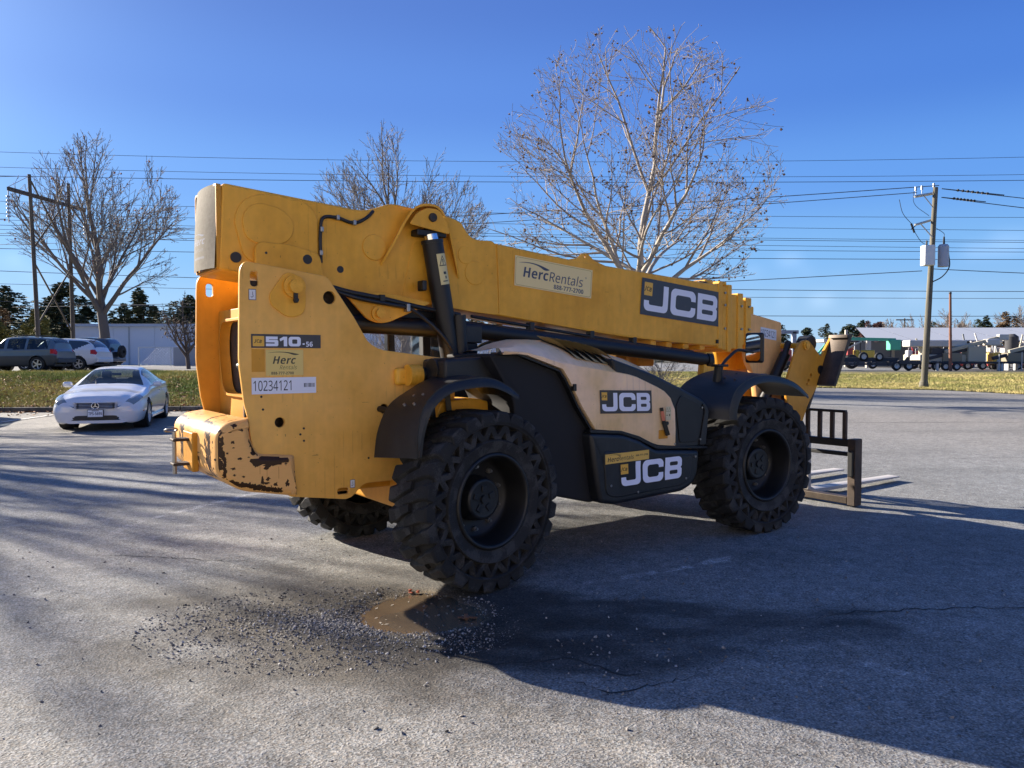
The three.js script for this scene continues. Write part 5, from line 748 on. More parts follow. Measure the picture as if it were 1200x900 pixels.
function sedan(label, pos, turn, paint, group) {
  const c = thing('parked_car', label, 'car', pos, turn, group);
  // x, yB, wB, yM, wM, yS, wS, yT, wT  (front is +x)
  const st = [[2.46, .30, .46, .42, .52, .50, .48, .55, .38], [2.42, .20, .68, .42, .76, .575, .69, .655, .52], [2.33, .17, .78, .43, .86, .645, .79, .745, .60], [2.15, .17, .83, .46, .91, .71, .85, .80, .67], [1.9, .18, .85, .48, .925, .755, .875, .845, .70], [1.45, .19, .86, .50, .935, .79, .885, .88, .72], [.95, .19, .87, .50, .938, .86, .875, .965, .74], [.80, .19, .87, .50, .938, .88, .87, 1.02, .72], [.45, .19, .87, .50, .938, .90, .868, 1.22, .60], [.10, .19, .87, .50, .938, .92, .866, 1.345, .535], [-.4, .19, .87, .50, .94, .94, .866, 1.39, .525], [-.95, .19, .87, .50, .94, .955, .864, 1.34, .525], [-1.4, .20, .87, .52, .94, .965, .862, 1.20, .56], [-1.75, .21, .87, .52, .935, .965, .855, 1.05, .64], [-2.1, .24, .85, .52, .91, .95, .82, .985, .68], [-2.4, .30, .78, .55, .84, .88, .75, .93, .66], [-2.5, .38, .7, .6, .76, .82, .68, .86, .6]];
  const g = loftCar({ st, wheels: [1.42, -1.43], wr: .33, archR: .375, region: (x, v, y, z) => {
    if (v > 6.05 && x > .13 && x < .86) return 'windscreen'; if (v > 6.05 && x < -1.0 && x > -1.72) return 'rear_window'; if (v > 4.12 && v < 5.85 && x < .42 && x > -1.35 && !(x > -.62 && x < -.55)) return 'side_window';
    if (x > 1.98 && x < 2.41 && v > 3.5 && v < 5.7 && z > .46) return 'headlight';
  } });
  part('body', g.body, paint, c); part('windscreen', g.windscreen, M.glassCar, c); part('rear_window', g.rear_window, M.glassCar, c); part('side_windows', g.side_window, M.glassCar, c); part('headlight', g.headlight, M.lamp, c);
  part('underbody', box(-2.2, 2.2, .16, .30, -.72, .72, .03), M.trim, c); part('dashboard', box(.35, .88, .82, .96, -.68, .68, .04), M.trim, c); for (const z of [-.36, .36]) { part('seat', merge([box(-.55, 0, .40, .58, z - .25, z + .25, .06), box(-.62, -.42, .5, 1.12, z - .24, z + .24, .07), box(-.6, -.5, 1.1, 1.28, z - .12, z + .12, .04)]), std(.09, .085, .08, .8), c); } part('rear_seat', box(-1.5, -1.25, .5, 1.08, -.6, .6, .08), std(.09, .085, .08, .8), c); part('inner_mirror', box(.14, .18, 1.19, 1.25, -.11, .11, .02), M.trim, c);
  for (const x of [1.42, -1.43]) for (const z of [.83, -.83]) { carWheel(c, x, z * .98, .33, 10, M.alloy, .23); part('wheel_arch', turned([[.372, -.12], [.376, .12]], 32).rotateX(Math.PI / 2).translate(x, .33, Math.sign(z) * .74), M.trim, c); }
  // nose
  const bend = z => 2.462 - z * z * .12; const strip = (y0, y1, hz, d, lean = 0) => { const P = []; for (let i = 0; i <= 16; i++) { const z = -hz + 2 * hz * i / 16; P.push(z); } const pos = [], idx = []; P.forEach((z, i) => { const k = Math.abs(z) / hz, y0k = y0 + (k > .85 ? (k - .85) * .15 : 0), y1k = y1 - (k > .85 ? (k - .85) * .25 : 0); pos.push(bend(z) + d, y0k, z, bend(z) + d - lean, y1k, z, bend(z) - .12, y0k, z, bend(z) - .12 - lean, y1k, z); if (i) { const o = i * 4 - 4, p = i * 4; for (const [a, b, cc, e] of [[o, p, p + 1, o + 1], [o + 1, p + 1, p + 3, o + 3], [o, o + 2, p + 2, p]]) idx.push(a, b, cc, a, cc, e); } }); const q = new THREE.BufferGeometry(); q.setAttribute('position', new THREE.Float32BufferAttribute(pos, 3)); q.setIndex(idx); return toCreasedNormals(q.toNonIndexed(), .5); };
  const gr = part('grille', strip(.505, .635, .43, .03, .04), M.trim, c); for (let i = 0; i < 4; i++) part('grille_bar', strip(.516 + i * .031, .524 + i * .031, .42, .042 - i * .008, .004), M.grilleBar, gr); part('grille_frame', merge([strip(.636, .648, .44, .03), strip(.494, .503, .42, .045)]), paint, gr);
  const em = part('emblem', merge([new THREE.TorusGeometry(.072, .009, 8, 32), ...[0, 1, 2].map(i => bar([0, 0, 0], [Math.sin(i * 2.0944) * .068, Math.cos(i * 2.0944) * .068, 0], .016, .01))]).rotateY(Math.PI / 2).translate(2.505, .568, 0), M.chrome, c, 'round three-pointed emblem');
  part('emblem_disc', tube([2.43, .568, 0], [2.497, .568, 0], .07, .07, 28), M.trim, c);
  part('air_intake', strip(.262, .355, .46, .02), M.trim, c); part('bumper_chin', strip(.185, .25, .62, .03), paint, c); for (const s of [-1, 1]) { part('fog_lamp_recess', new RoundedBoxGeometry(.1, .075, .26, 3, .03).rotateY(-s * .42).translate(2.345, .33, s * .62), M.trim, c); part('fog_lamp', new THREE.SphereGeometry(.042, 16, 10).translate(2.385, .333, s * .66), M.lamp, c); part('wing_mirror', merge([new RoundedBoxGeometry(.13, .13, .2, 4, .05).translate(.58, .985, s * .985), box(.55, .63, .93, .97, s * .9 - .06, s * .9 + .06, .01)]), paint, c); part('side_marker', box(2.05, 2.15, .42, .45, s > 0 ? .89 : -.92, s > 0 ? .92 : -.89, .005), M.amber, c); part('tail_light', box(-2.46, -2.2, .72, .86, s * .72 - .1, s * .72 + .1, .04), M.red, c); part('bumper_lip', box(-.9, .95, .19, .26, s * .9 - .03, s * .9 + .03, .02), paint, c); part('door_handle', box(-.35, -.2, .80, .825, s * .93 - .015, s * .93 + .015, .008), paint, c); }
  const pl = canvasTex(256, 128, (q, w, h) => { q.fillStyle = '#e8eaee'; q.fillRect(0, 0, w, h); q.fillStyle = '#30384e'; q.font = 'bold 74px sans-serif'; q.fillText('TPS-5695', 14, 92, 228); q.fillRect(70, 12, 116, 12); q.strokeStyle = '#777'; q.lineWidth = 6; q.strokeRect(3, 3, w - 6, h - 6); });
  const pg = new THREE.PlaneGeometry(.31, .16).rotateY(Math.PI / 2).translate(2.515, .405, 0); part('number_plate', pg, decalMat(pl), c); part('number_plate_back', box(2.44, 2.511, .32, .49, -.16, .16, .006), M.trim, c);
  for (const s of [-1, 1]) part('wiper', bar([.93, .985, s * .1 + .2], [.72, 1.07, s * .3 + .05], .012, .02), M.trim, c);
  return c;
}
const whiteCar = sedan('white sedan parked facing the lot below the grass bank', [-9.85, 0, -19.3], Math.atan2(-.957, .285), M.carWhite);
sedan('dark sedan parked in the next bay outside the picture', [-15.2, 0, -18.9], Math.atan2(-.985, .17), M.carDark);
function suv(label, pos, turn, o) {
  const c = thing('parked_car', label, 'car', pos, turn, 'cars parked on the upper lot');
  const H = o.h, L = o.len / 2, rr = o.rear; const st = [[L, .38, .62, .55, .70, .72, .64, .80, .5], [L - .12, .28, .78, .55, .86, .84, .80, .92, .62], [L - .6, .27, .82, .58, .90, .93, .86, 1.0, .70], [L - 1.15, .27, .83, .6, .905, .97, .87, 1.07, .74], [L - 1.35, .27, .83, .6, .905, .99, .87, 1.18, .70], [L - 1.75, .27, .83, .6, .905, 1.01, .87, H - .12, .62], [L - 2.05, .27, .83, .6, .905, 1.02, .87, H - .03, .6], [L - 2.7, .27, .83, .6, .905, 1.04, .87, H, .6], [-L + .95, .27, .83, .6, .905, 1.06, .865, H - .03, .6], [-L + rr, .28, .83, .62, .90, 1.08, .86, H - .09, .585], [-L + rr * .45, .32, .82, .64, .885, 1.06, .83, lerp(1.1, H - .1, .55), .62], [-L + .1, .40, .80, .66, .86, 1.0, .80, 1.06, .66], [-L, .45, .76, .68, .82, .92, .76, .98, .64]];
  const g = loftCar({ st, wheels: [L - .9, -L + .92], wr: .36, archR: .42, region: (x, v, y, z) => {
    if (v > 4.15 && v < 5.8 && x < L - 1.5 && x > -L + .42 && y > 1.08 && !o.pillars.some(p => Math.abs(x - p) < .06) && !(o.kick && x < -L + 1.15 && y < 1.08 + (-L + 1.15 - x) * .45)) return 'side_window'; if (v > 6.05 && x > L - 1.8 && x < L - 1.2) return 'windscreen'; if (v > 6.05 && x < -L + rr - .05 && x > -L + .18) return 'rear_window';
    if (x < -L + .30 && y > .84 && y < 1.08 && z > .66) return 'tail_light'; if (o.clad && v < 2.55) return 'cladding'; if (o.clad && x < -L + .35 && y < .72) return 'cladding';
  } });
  part('body', g.body, o.paint, c); for (const k of ['side_window', 'windscreen', 'rear_window']) if (g[k]) part(k, g[k], o.dark ? M.carGlass : M.tint, c); if (g.tail_light) part('tail_light', g.tail_light, M.red, c); if (g.cladding) part('lower_cladding', g.cladding, o.clad, c);
  part('underbody', box(-L + .2, L - .2, .24, .36, -.7, .7, .03), M.trim, c); part('rear_bumper', box(-L - .06, -L + .1, .42, .66, -.78, .78, .05), o.clad || o.paint, c);
  for (const z of [-.36, .36]) part('seat', merge([box(-.35, .2, .6, .78, z - .25, z + .25, .06), box(-.45, -.25, .7, 1.36, z - .24, z + .24, .07), box(-.44, -.34, 1.34, 1.52, z - .12, z + .12, .04)]), M.trim, c);
  for (const x of [L - .9, -L + .92]) for (const z of [.80, -.80]) { carWheel(c, x, z, .355, 5, M.alloy, .22); part('wheel_arch', turned([[.415, -.12], [.42, .12]], 28).rotateX(Math.PI / 2).translate(x, .36, Math.sign(z) * .72), M.trim, c); }
  for (const x of o.pillars) part('door_handle', box(x - .34, x - .16, .93, .965, .885, .915, .008), M.trim, c); if (o.rack) for (const s of [-1, 1]) part('roof_rail', pipe([[-L + .8, H - .02, s * .58], [-L + 1, H + .045, s * .58], [-.2, H + .05, s * .58], [.1, H - .02, s * .58]], .018), M.trim, c); if (o.rack) for (const x of [-.35, -1.1]) part('roof_crossbar', box(x - .03, x + .03, H + .035, H + .07, -.58, .58, .01), M.trim, c);
  part('wing_mirror', new RoundedBoxGeometry(.12, .15, .2, 3, .04).translate(L - 1.45, 1.12, .98), M.trim, c); if (o.spare) part('spare_wheel', merge([turned([[.1, -.11], [.3, -.11], [.36, -.06], [.36, .06], [.3, .11], [.1, .11]], 28).rotateZ(Math.PI / 2).translate(-L - .2, 1.0, 0)]), M.rubber, c);
  return c;
}
const side = Math.PI; // they point to the left
M.greyGreen = new THREE.MeshPhysicalMaterial({ color: lin(.11, .145, .165), roughness: .35, metalness: .3, clearcoat: 1, clearcoatRoughness: .1 });
suv('grey-green sport utility car with roof rack parked above the bank', [-24.1, .93, -38], side, { h: 1.68, len: 4.4, rear: .38, paint: M.greyGreen, clad: std(.055, .06, .065, .6), pillars: [.25, -.72], rack: 1 });
suv('white crossover car with red tail lights parked behind the grey one', [-23.9, .93, -41], side, { h: 1.66, len: 4.6, rear: .6, paint: M.carWhite, pillars: [.3, -.75], kick: 1, dark: 1 });
suv('black off-road car with spare wheel on its tailgate', [-24.5, .93, -44], side, { h: 1.78, len: 4.2, rear: .35, paint: M.carDark, pillars: [.25, -.7], spare: 1, dark: 1 });
// unseen building added behind the camera: its sunlit wall bounces warm fill onto the handler
{
  const wallM = std(.74, .66, .52, .8, { map: dustTex.clone() }); wallM.map.repeat.set(.15, .15); wallM.map = null; const ink = std(.2, .17, .13, .6), b = thing('added_fill_building', 'cream metal-clad building added unseen behind the camera to bounce warm light', 'building', [2, 0, 13.6]);
  for (let x = -26; x < 26; x += 2) { const open = (x === -12 || x === -10 || x === 8 || x === 10); part('wall_panel', box(x, x + 1.985, open ? 4.2 : 0, 6.4, 0, .18, .012), wallM, b); }
  for (const x of [-12, 8]) { part('roller_door', box(x + .05, x + 3.95, 0, 4.2, .16, .24), std(.6, .58, .54, .6), b); part('door_frame', merge([box(x - .1, x + .04, 0, 4.3, -.05, .2), box(x + 3.96, x + 4.1, 0, 4.3, -.05, .2)]), ink, b); }
  for (const x of [-4.6, -.6, 3.4]) { part('window', box(x, x + 1.6, 1.1, 2.3, -.03, .02), M.carGlass, b); part('window_frame', merge([box(x - .06, x, 1.04, 2.36, -.05, .03), box(x + 1.6, x + 1.66, 1.04, 2.36, -.05, .03), box(x - .06, x + 1.66, 2.3, 2.36, -.05, .03), box(x - .06, x + 1.66, 1.04, 1.1, -.05, .03)]), ink, b); }
  part('roof', box(-26.3, 26.3, 6.4, 6.6, -.3, 16), ink, b); part('side_wall', box(-26, -25.8, 0, 6.4, .2, 15.8), wallM, b); part('side_wall', box(25.8, 26, 0, 6.4, .2, 15.8), wallM, b); part('back_wall', box(-26, 26, 0, 6.4, 15.8, 16), wallM, b); part('gutter', box(-26.2, 26.2, 6.25, 6.42, -.2, -.02), ink, b);
}
// ---------------------------------------------------------------- buildings, fence, poles, wires
{
  const wall = std(.72, .74, .78, .7), trim = std(.42, .44, .46, .7);
  const b = thing('warehouse', 'long low white metal warehouse behind the parked cars', 'building', [-24, .9, -68]);
  const x0 = -14.6, x1 = 26; for (let x = x0; x < x1; x += 3.62) { const n = box(x, Math.min(x + 3.6, x1), .0, 3.55, -.1, .1, .01); part('wall_panel', n, wall, b); }
  part('side_wall', box(x0, x0 + .2, 0, 3.55, -18, -.1), wall, b); part('back_wall', box(x0, x1, 0, 3.55, -18.2, -18), wall, b); part('end_wall', box(x1 - .2, x1, 0, 3.55, -18, -.1), wall, b); part('roof', ext([[x0 - .3, 3.5], [x0 - .3, 3.62], [x1 + .3, 3.62], [x1 + .3, 3.5]], -18.4, .35, .02), trim, b);
  for (const x of [-9.6, -2.4, 4.9, 12.1]) part('downpipe', box(x - .05, x + .05, 0, 3.5, .1, .2), trim, b); part('fascia', box(x0 - .3, x1 + .3, 3.38, 3.56, .1, .37), std(.5, .53, .58, .7), b); part('roof_vent', merge([box(2.2, 3.4, 3.6, 4.1, -4, -3), box(2.0, 3.6, 4.1, 4.2, -4.2, -2.8)]), trim, b); part('wall_sign', box(-12.6, -11, 1.75, 2.2, .1, .14), std(.12, .16, .3, .6), b);
  // chain link fence
  const f = thing('chain_link_fence', 'low chain link fence with pale posts along the warehouse', 'fence', [-28, .85, -58]); const galv = std(.5, .52, .54, .5, { metalness: .5 });
  for (let i = 0; i < 13; i++) part('fence_post', tube([i * 2.4, 0, 0], [i * 2.4, 1.55, 0], .04, .04, 8), galv, f); part('top_tube', tube([0, 1.5, 0], [28.8, 1.5, 0], .025, .025, 8), galv, f); { const gs = []; for (let x = 0; x < 28.8; x += .22) { gs.push(tube([x, .05, 0], [Math.min(28.8, x + 1.4), 1.48, 0], .006, .006, 3, false), tube([x + 1.4 > 28.8 ? 28.8 : x + 1.4, .05, 0], [x, 1.48, 0], .006, .006, 3, false)); } part('mesh', merge(gs), galv, f); } part('gate_panel', box(2.6, 4.7, .1, 1.5, -.04, .04), std(.34, .35, .37, .7), f);
  const h = leafTree('hedge_bush', 'rounded dark hedge bush beside the warehouse fence', [-27.2, .7, -52], 2.1, 'low', M.bush, 0, undefined, 1.3); h.userData.category = 'bush'; const h2 = leafTree('hedge_bush', 'wide dark hedge bush at the end of the fence', [-29.3, .7, -53.5], 1.9, 'low', M.pineB, 1, undefined, 1.4); h2.userData.category = 'bush';
}
M.poleWood = std(.3, .25, .2, .9, { map: dustTex }); M.poleGrey = std(.34, .325, .265, .9, { map: dustTex }); M.galv = std(.42, .43, .44, .5, { metalness: .5 });
{
  const p = thing('power_pole_frame', 'two-legged wooden power pole frame with crossarm and cross braces', 'power pole', [0, 0, 0]); const A = [-28.3, -46], B = [-28.6, -50.2];
  part('pole', tube([A[0] + .2, .6, A[1]], [A[0] - .2, 12.4, A[1]], .135, .095, 12), M.poleWood, p); part('pole', tube([B[0] + .15, .6, B[1]], [B[0] + .0, 12.8, B[1]], .135, .095, 12), M.poleWood, p);
  const D = V3(B[0] - A[0], 0, B[1] - A[1]).normalize(), a = V3(A[0] - .2, 11.1, A[1]).addScaledVector(D, -2.2), b = V3(B[0], 11.5, B[1]).addScaledVector(D, 2.2); part('crossarm', bar(a.toArray(), b.toArray(), .16, .22), M.poleWood, p);
  for (const [y0, y1] of [[12, 8], [8, 12], [7.4, 3.2], [3.2, 7.4]]) part('cross_brace', tube([A[0] - .1, y0, A[1]], [B[0] + .1, y1, B[1]], .05, .05, 6), M.poleWood, p); part('guy_stay', tube([A[0] - .2, 12.3, A[1]], a.clone().add(V3(0, .1, 0)).toArray(), .02, .02, 5), M.galv, p);
  for (const q of [a, b]) part('insulator_string', merge([tube([q.x, q.y - .1, q.z], [q.x, q.y - 1.9, q.z], .03, .03, 6), ...[0, 1, 2, 3, 4, 5].map(i => tube([q.x, q.y - .4 - i * .22, q.z], [q.x, q.y - .48 - i * .22, q.z], .1, .12, 10))]), M.galv, p);
  // transformer pole
  const t = thing('utility_pole', 'grey wooden utility pole with crossarms and transformer on the field edge', 'utility pole', [21.5, .0, -40.3]); const top = [.42, 10.4, 0];
  part('pole', tube([0, -.1, 0], top, .17, .12, 14), M.poleGrey, t); part('ground_guard', turned([[.19, 0], [.24, .05], [.2, .35], [.17, .4]], 12), M.poleGrey, t);
  part('crossarm', bar([-1.1, 9.75, .9], [.75, 10.25, -.7], .1, .12), std(.5, .48, .42, .8), t); part('crossarm', bar([-1.0, 8.35, .75], [.65, 8.85, -.5], .09, .1), std(.5, .48, .42, .8), t); part('arm_brace', merge([tube([-.5, 8.5, .3], [.25, 7.8, .12], .03, .03, 6), tube([-.4, 9.9, .4], [.3, 9.3, .1], .025, .025, 6)]), M.galv, t);
  part('transformer', merge([tube([.72, 4.9, .12], [.72, 5.95, .12], .26, .26, 20).translate(.1, 1.4, 0), tube([.82, 7.33, .12], [.82, 7.45, .12], .27, .2, 20)]), std(.38, .41, .47, .5), t); part('transformer', new RoundedBoxGeometry(.55, 1.05, .5, 3, .06).translate(-.08, 6.85, .3), std(.62, .63, .64, .5), t, 'pale boxy transformer');
  part('bushing', tube([.85, 7.4, .1], [.85, 7.85, .1], .06, .04, 10), M.trim, t); part('bushing', tube([-.15, 7.4, .3], [-.15, 7.62, .3], .05, .04, 8), M.trim, t); part('fuse_cutout', merge([tube([-1.25, 8.4, .85], [-1.05, 7.95, .8], .05, .05, 8), tube([-1.25, 8.1, .85], [-1.0, 8.3, .8], .025, .025, 8)]), M.trim, t);
  part('jumper_wire', merge([pipe([[-1.9, 9.6, .9], [-1.7, 8.9, .9], [-1.15, 8.3, .85]], .015), pipe([[-1.05, 8.0, .8], [-.5, 7.5, .5], [0, 7.35, .3]], .015), pipe([[.5, 8.3, 0], [.85, 8.0, .1], [.85, 7.85, .1]], .015), pipe([[1.1, 7.0, .1], [1.15, 6.3, .1], [.8, 5.8, .1], [.25, 5.5, .1]], .03), pipe([[-1.1, 10.2, .8], [-1.0, 9.5, .6], [0, 8.9, .2]], .012)]), M.hose, t);
  for (const [x, y, z] of [[-1.05, 9.95, .85], [-.5, 10.1, .4], [.65, 10.45, -.6]]) part('pin_insulator', merge([tube([x, y - .1, z], [x, y + .2, z], .02, .02, 6), tube([x, y + .1, z], [x, y + .3, z], .06, .05, 10)]), M.galv, t);
  for (const [x, y, dx, dy] of [[.9, 10.4, 3.2, -.35], [.95, 9.95, 2.2, -.25]]) part('deadend_insulator', merge([tube([x, y, -.3], [x + dx, y + dy, -.2], .025, .025, 6), ...[.25, .33, .41, .49, .57, .65, .73].map(k => tube([x + dx * k, y + dy * k, -.28], [x + dx * k + .08, y + dy * k, -.28], .065, .065, 10))]), M.trim, t);
  const q1 = thing('brown_pole', 'thin reddish-brown wooden pole standing before the shed', 'utility pole', [0, 0, 0]); part('pole', tube([38.6, .3, -68], [38.45, 7.2, -68], .14, .1, 10), std(.19, .09, .06, .9), q1); part('pole_cap', tube([38.45, 7.15, -68], [38.45, 7.32, -68], .12, .11, 10), M.trim, q1);
  const q2 = thing('distant_pole', 'distant utility pole with a short crossarm beyond the shed', 'utility pole', [0, 0, 0]); part('pole', tube([71, 0, -140], [71, 8.6, -140], .16, .12, 8), M.poleWood, q2); part('crossarm', box(69.4, 72.6, 8.2, 8.4, -140.1, -139.9), M.poleWood, q2);
  // the wires
  const wm = std(.03, .035, .045, .6); const wire = (pts, r) => { const A = V3(...pts[0]), B = V3(...pts[1]), sag = pts[2], P = []; for (let i = 0; i <= 14; i++) { const k = i / 14, q = A.clone().lerp(B, k); q.y -= sag * 4 * k * (1 - k); P.push(q.toArray()); } single('power_line', pipe(P, r, 40, 5), wm, 'thin dark power line strung across the sky', 'power line', 'power lines across the sky'); };
  const Y = (py, d) => 1.65 + d * (418 - py) / 905; const D0 = 72, W = D0 * 700 / 905;
  for (const [l, r, s] of [[177, 184, .9], [195, 205, .7], [206, 212, .5], [234, 256, .5], [249, 272, .25], [255, 283, .5], [262, 285.5, .35], [267, 293, .3], [274, 296.5, .4], [290, 305, .3], [314, 342, .6], [330, 350, .45], [350, 370, .6]]) wire([[-W, Y(l, D0), -D0], [W, Y(r, D0), -D0], s], .02 + (l % 3) * .004);
  wire([[22.1, 10.5, -40.3], [-50, 12.0, -66], .5], .022); wire([[20.5, 9.95, -39.4], [-50, 11.2, -67], .5], .02); wire([[22.4, 10.4, -40.6], [60, 9.3, -46], .5], .022); wire([[22.4, 9.95, -40.6], [60, 8.7, -47], .5], .022); wire([[21.9, 6.2, -40.3], [60, 6.0, -44], .3], .02); wire([[21.3, 6.1, -40.3], [-40, 5.6, -62], .3], .02);
  wire([[-28.5, 9.4, -43.8], [-80, 9.6, -38], .5], .016); wire([[-28.5, 12.3, -46], [-80, 11.8, -40], .5], .016);
}
// ---------------------------------------------------------------- the equipment yard
{
  const roofM = std(.37, .39, .415, .55), postM = std(.42, .38, .33, .8), darkM = std(.05, .05, .055, .9), white = std(.5, .49, .46, .6), beige = std(.4, .365, .28, .6), green = std(.08, .42, .26, .5), redM = std(.33, .04, .04, .5), tyreM = M.rubber;
  const Z = -88, s = thing('open_shed', 'long open-sided equipment shed with grey metal roof', 'shed', [0, .385, 0]);
  // roof panels, each bay its own sheet
  for (let i = 0; i < 10; i++) { const xa = 40.5 + i * 5.2, xb = xa + 5.16; part('roof_panel', sheetGrid(4, 4, (u, v) => [lerp(xa, xb, u) + (i === 0 ? v * 2.6 * (1 - u) : 0), 3.15 + 1.75 * v, lerp(Z, Z - 9, v)]), roofM, s); }
  part('fascia', box(36.6, 95, 3.02, 3.16, Z - .06, Z + .06), roofM, s); part('side_canopy', box(35.6, 40.7, 2.95, 3.25, Z - 6, Z - .3), white, s); part('back_wall', box(43, 58, 0, 3.1, Z - 9.2, Z - 9), std(.18, .2, .25, .8), s);
  for (let x = 40.4; x < 94; x += 5.9) { part('shed_post', box(x - .24, x + .24, 0, 3.05, Z + .1, Z + .5, .02), postM, s); part('shed_post', box(x + 1.2, x + 1.5, 0, 4.6, Z - 8.8, Z - 8.5, .02), postM, s); } part('roof_beam', box(43, 95, 2.85, 3.05, Z - .4, Z - .2), darkM, s); part('ridge_beam', box(43, 95, 4.55, 4.75, Z - 9, Z - 8.7), darkM, s);
  const wheel = (x, y, z, r, par, w = .25) => { const g = new THREE.Group(); g.name = 'wheel'; par.add(g); g.position.set(x, y, z); part('tyre', turned([[r * .55, -w / 2], [r * .92, -w / 2], [r, 0], [r * .92, w / 2], [r * .55, w / 2]], 20).rotateX(Math.PI / 2), tyreM, g); part('rim', turned([[.02, w * .2], [r * .55, w * .35], [r * .58, w * .5], [r * .5, w * .5]], 20).rotateX(Math.PI / 2), white, g); };
  const Y = .39;
  // left flatbed trailer with the green lift
  const tr = thing('flatbed_trailer', 'long black flatbed trailer carrying the green lift', 'trailer', [0, Y, -70]); part('deck', box(22.5, 36.2, .72, .84, -1.1, 1.1, .02), darkM, tr); part('side_rail', box(22.5, 36.2, .5, .7, 1.05, 1.12), darkM, tr); for (let x = 23; x < 35; x += 1.5) part('stake_pocket', box(x, x + .1, .48, .84, 1.1, 1.2), darkM, tr); part('tongue', bar([36, .7, 0], [38.6, .6, 0], .14, .14), darkM, tr); part('mudguard', ext(roundPoly([[34.4, .6], [34.5, .95], [36.3, .95], [36.5, .6]], .1), .9, 1.25, .01), darkM, tr); wheel(35.4, .42, 1.05, .42, tr); wheel(34.3, .42, 1.05, .42, tr);
  const gl = thing('green_lift', 'mint green folding boom lift resting on the flatbed trailer', 'boom lift', [0, Y + .84, -70]); part('base', box(28.4, 34.8, .0, .35, -.5, .5, .04), darkM, gl); part('lower_boom', bar([27.6, .35, .2], [29.9, 2.1, .2], .28, .28), green, gl); part('upper_boom', bar([29.8, 2.05, .2], [34.6, 1.95, .2], .26, .26), green, gl); part('counterweight', box(34.0, 35.0, 1.0, 1.95, -.3, .5, .08), green, gl); part('ram', bar([29, .5, .3], [31.5, 1.8, .3], .12, .12), M.steel, gl); part('outrigger', bar([26.9, .0, .6], [28.2, 1.5, .4], .16, .16), green, gl); wheel(31.6, .42, .5, .42, gl); wheel(33.0, .40, .5, .40, gl); part('basket', merge([box(26.8, 27.0, .2, 1.1, -.5, .5), box(26.8, 27.8, .2, .26, -.5, .5)]), white, gl);
  // beige towable lifts
  const bl = (x, lab, h) => { const b = thing('towable_lift', lab, 'boom lift', [x, Y, -70.5]); part('body', box(0, 4.2, .75, 1.45, -.8, .8, .08), beige, b); part('upper_bucket', box(-.9, 4.3, 2.15, 2.75, -.7, .7, .1), white, b); part('support', merge([box(.4, .75, 1.4, 2.2, -.3, .3, .04), box(3.3, 3.7, 1.4, 2.2, -.3, .3, .04)]), beige, b); part('engine_cover', box(1.1, 2.7, 1.4, 2.0, -.7, .7, .1), darkM, b); part('drawbar', bar([0, .8, 0], [-2.2, .6, 0], .14, .14), beige, b); for (const q of [1.4, 2.4]) { wheel(q, .38, .85, .38, b); part('mudguard', ext(roundPoly([[q - .5, .7], [q - .35, .86], [q + .35, .86], [q + .5, .7]], .08), .7, 1.05, .01), darkM, b); } return b; };
  bl(36.8, 'white and beige bucket lift on a tandem trailer left of the transformer pole');
  const arm = (x, lab, tw) => { const b = thing('trailer_crane', lab, 'boom lift', [x, Y, -70]); part('frame', box(-.6, 5.6, .62, .8, -.7, .7, .03), darkM, b); part('cabinet', box(2.4, 4.0, .8, 2.2, -.6, .6, .06), beige, b); part('lower_arm', bar([-1.0, 1.1, .2], [2.4, 1.9, .2], .3, .3), darkM, b); part('upper_arm', bar([.4, 1.7, .3], [5.4, 3.0, .3], .32, .32), beige, b); part('arm_head', new RoundedBoxGeometry(.9, .55, .5, 3, .1).translate(5.6, 3.0, .3), white, b); part('pod', new RoundedBoxGeometry(1.2, .6, .8, 3, .14).translate(4.6, 2.55, .3), white, b); part('engine', box(.2, 1.9, .8, 1.6, -.5, .5, .06), std(.22, .19, .13, .7), b); part('jack_leg', merge([box(5.0, 5.2, .0, 1.0, .5, .7), box(-.5, -.3, .0, .8, .5, .7)]), white, b); for (const q of tw) wheel(q, .37, .8, .37, b); return b; };
  arm(38.6, 'beige folded boom crane on a tandem trailer right of the brown pole', [0.2, 1.2]); arm(44.4, 'beige boom crane with raised arm parked at the far side of the yard', [2.0, 3.0]);
  // smaller machines seen between
  const bits = (name, lab, cat, x, z, fn) => { const b = thing(name, lab, cat, [x, Y, z]); fn(b); return b; };
  bits('red_trailer', 'dark red box trailer behind the boom nose', 'trailer', 24.2, -72, b => { part('box', box(-1.4, 1.6, .75, 1.9, -.8, .8, .05), redM, b); part('frame', box(-1.6, 2.6, .55, .72, -.6, .6), darkM, b); wheel(0, .4, .85, .4, b); wheel(.9, .4, .85, .4, b); });
  bits('yellow_compressor', 'small yellow and white compressor beside the red trailer', 'compressor', 27.6, -73, b => { part('housing', new RoundedBoxGeometry(1.5, 1.1, 1, 3, .15).translate(0, 1.3, 0), white, b); part('panel', box(.3, .78, .9, 1.7, .46, .55, .03), std(.6, .42, .04, .5), b); part('frame', box(-1.2, 1.2, .55, .72, -.5, .5), darkM, b); wheel(0, .36, .55, .36, b); });
  bits('steel_gantry', 'grey steel goalpost frame behind the hitch', 'gantry', 25.2, -76, b => { part('post', box(2.3, 2.7, 0, 3.7, -.2, .2, .02), std(.24, .27, .33, .6), b); part('post', box(-4.2, -3.8, 0, 3.7, -.2, .2, .02), std(.24, .27, .33, .6), b); part('beam', box(-4.2, 2.9, 3.5, 3.85, -.2, .2, .02), std(.24, .27, .33, .6), b); });
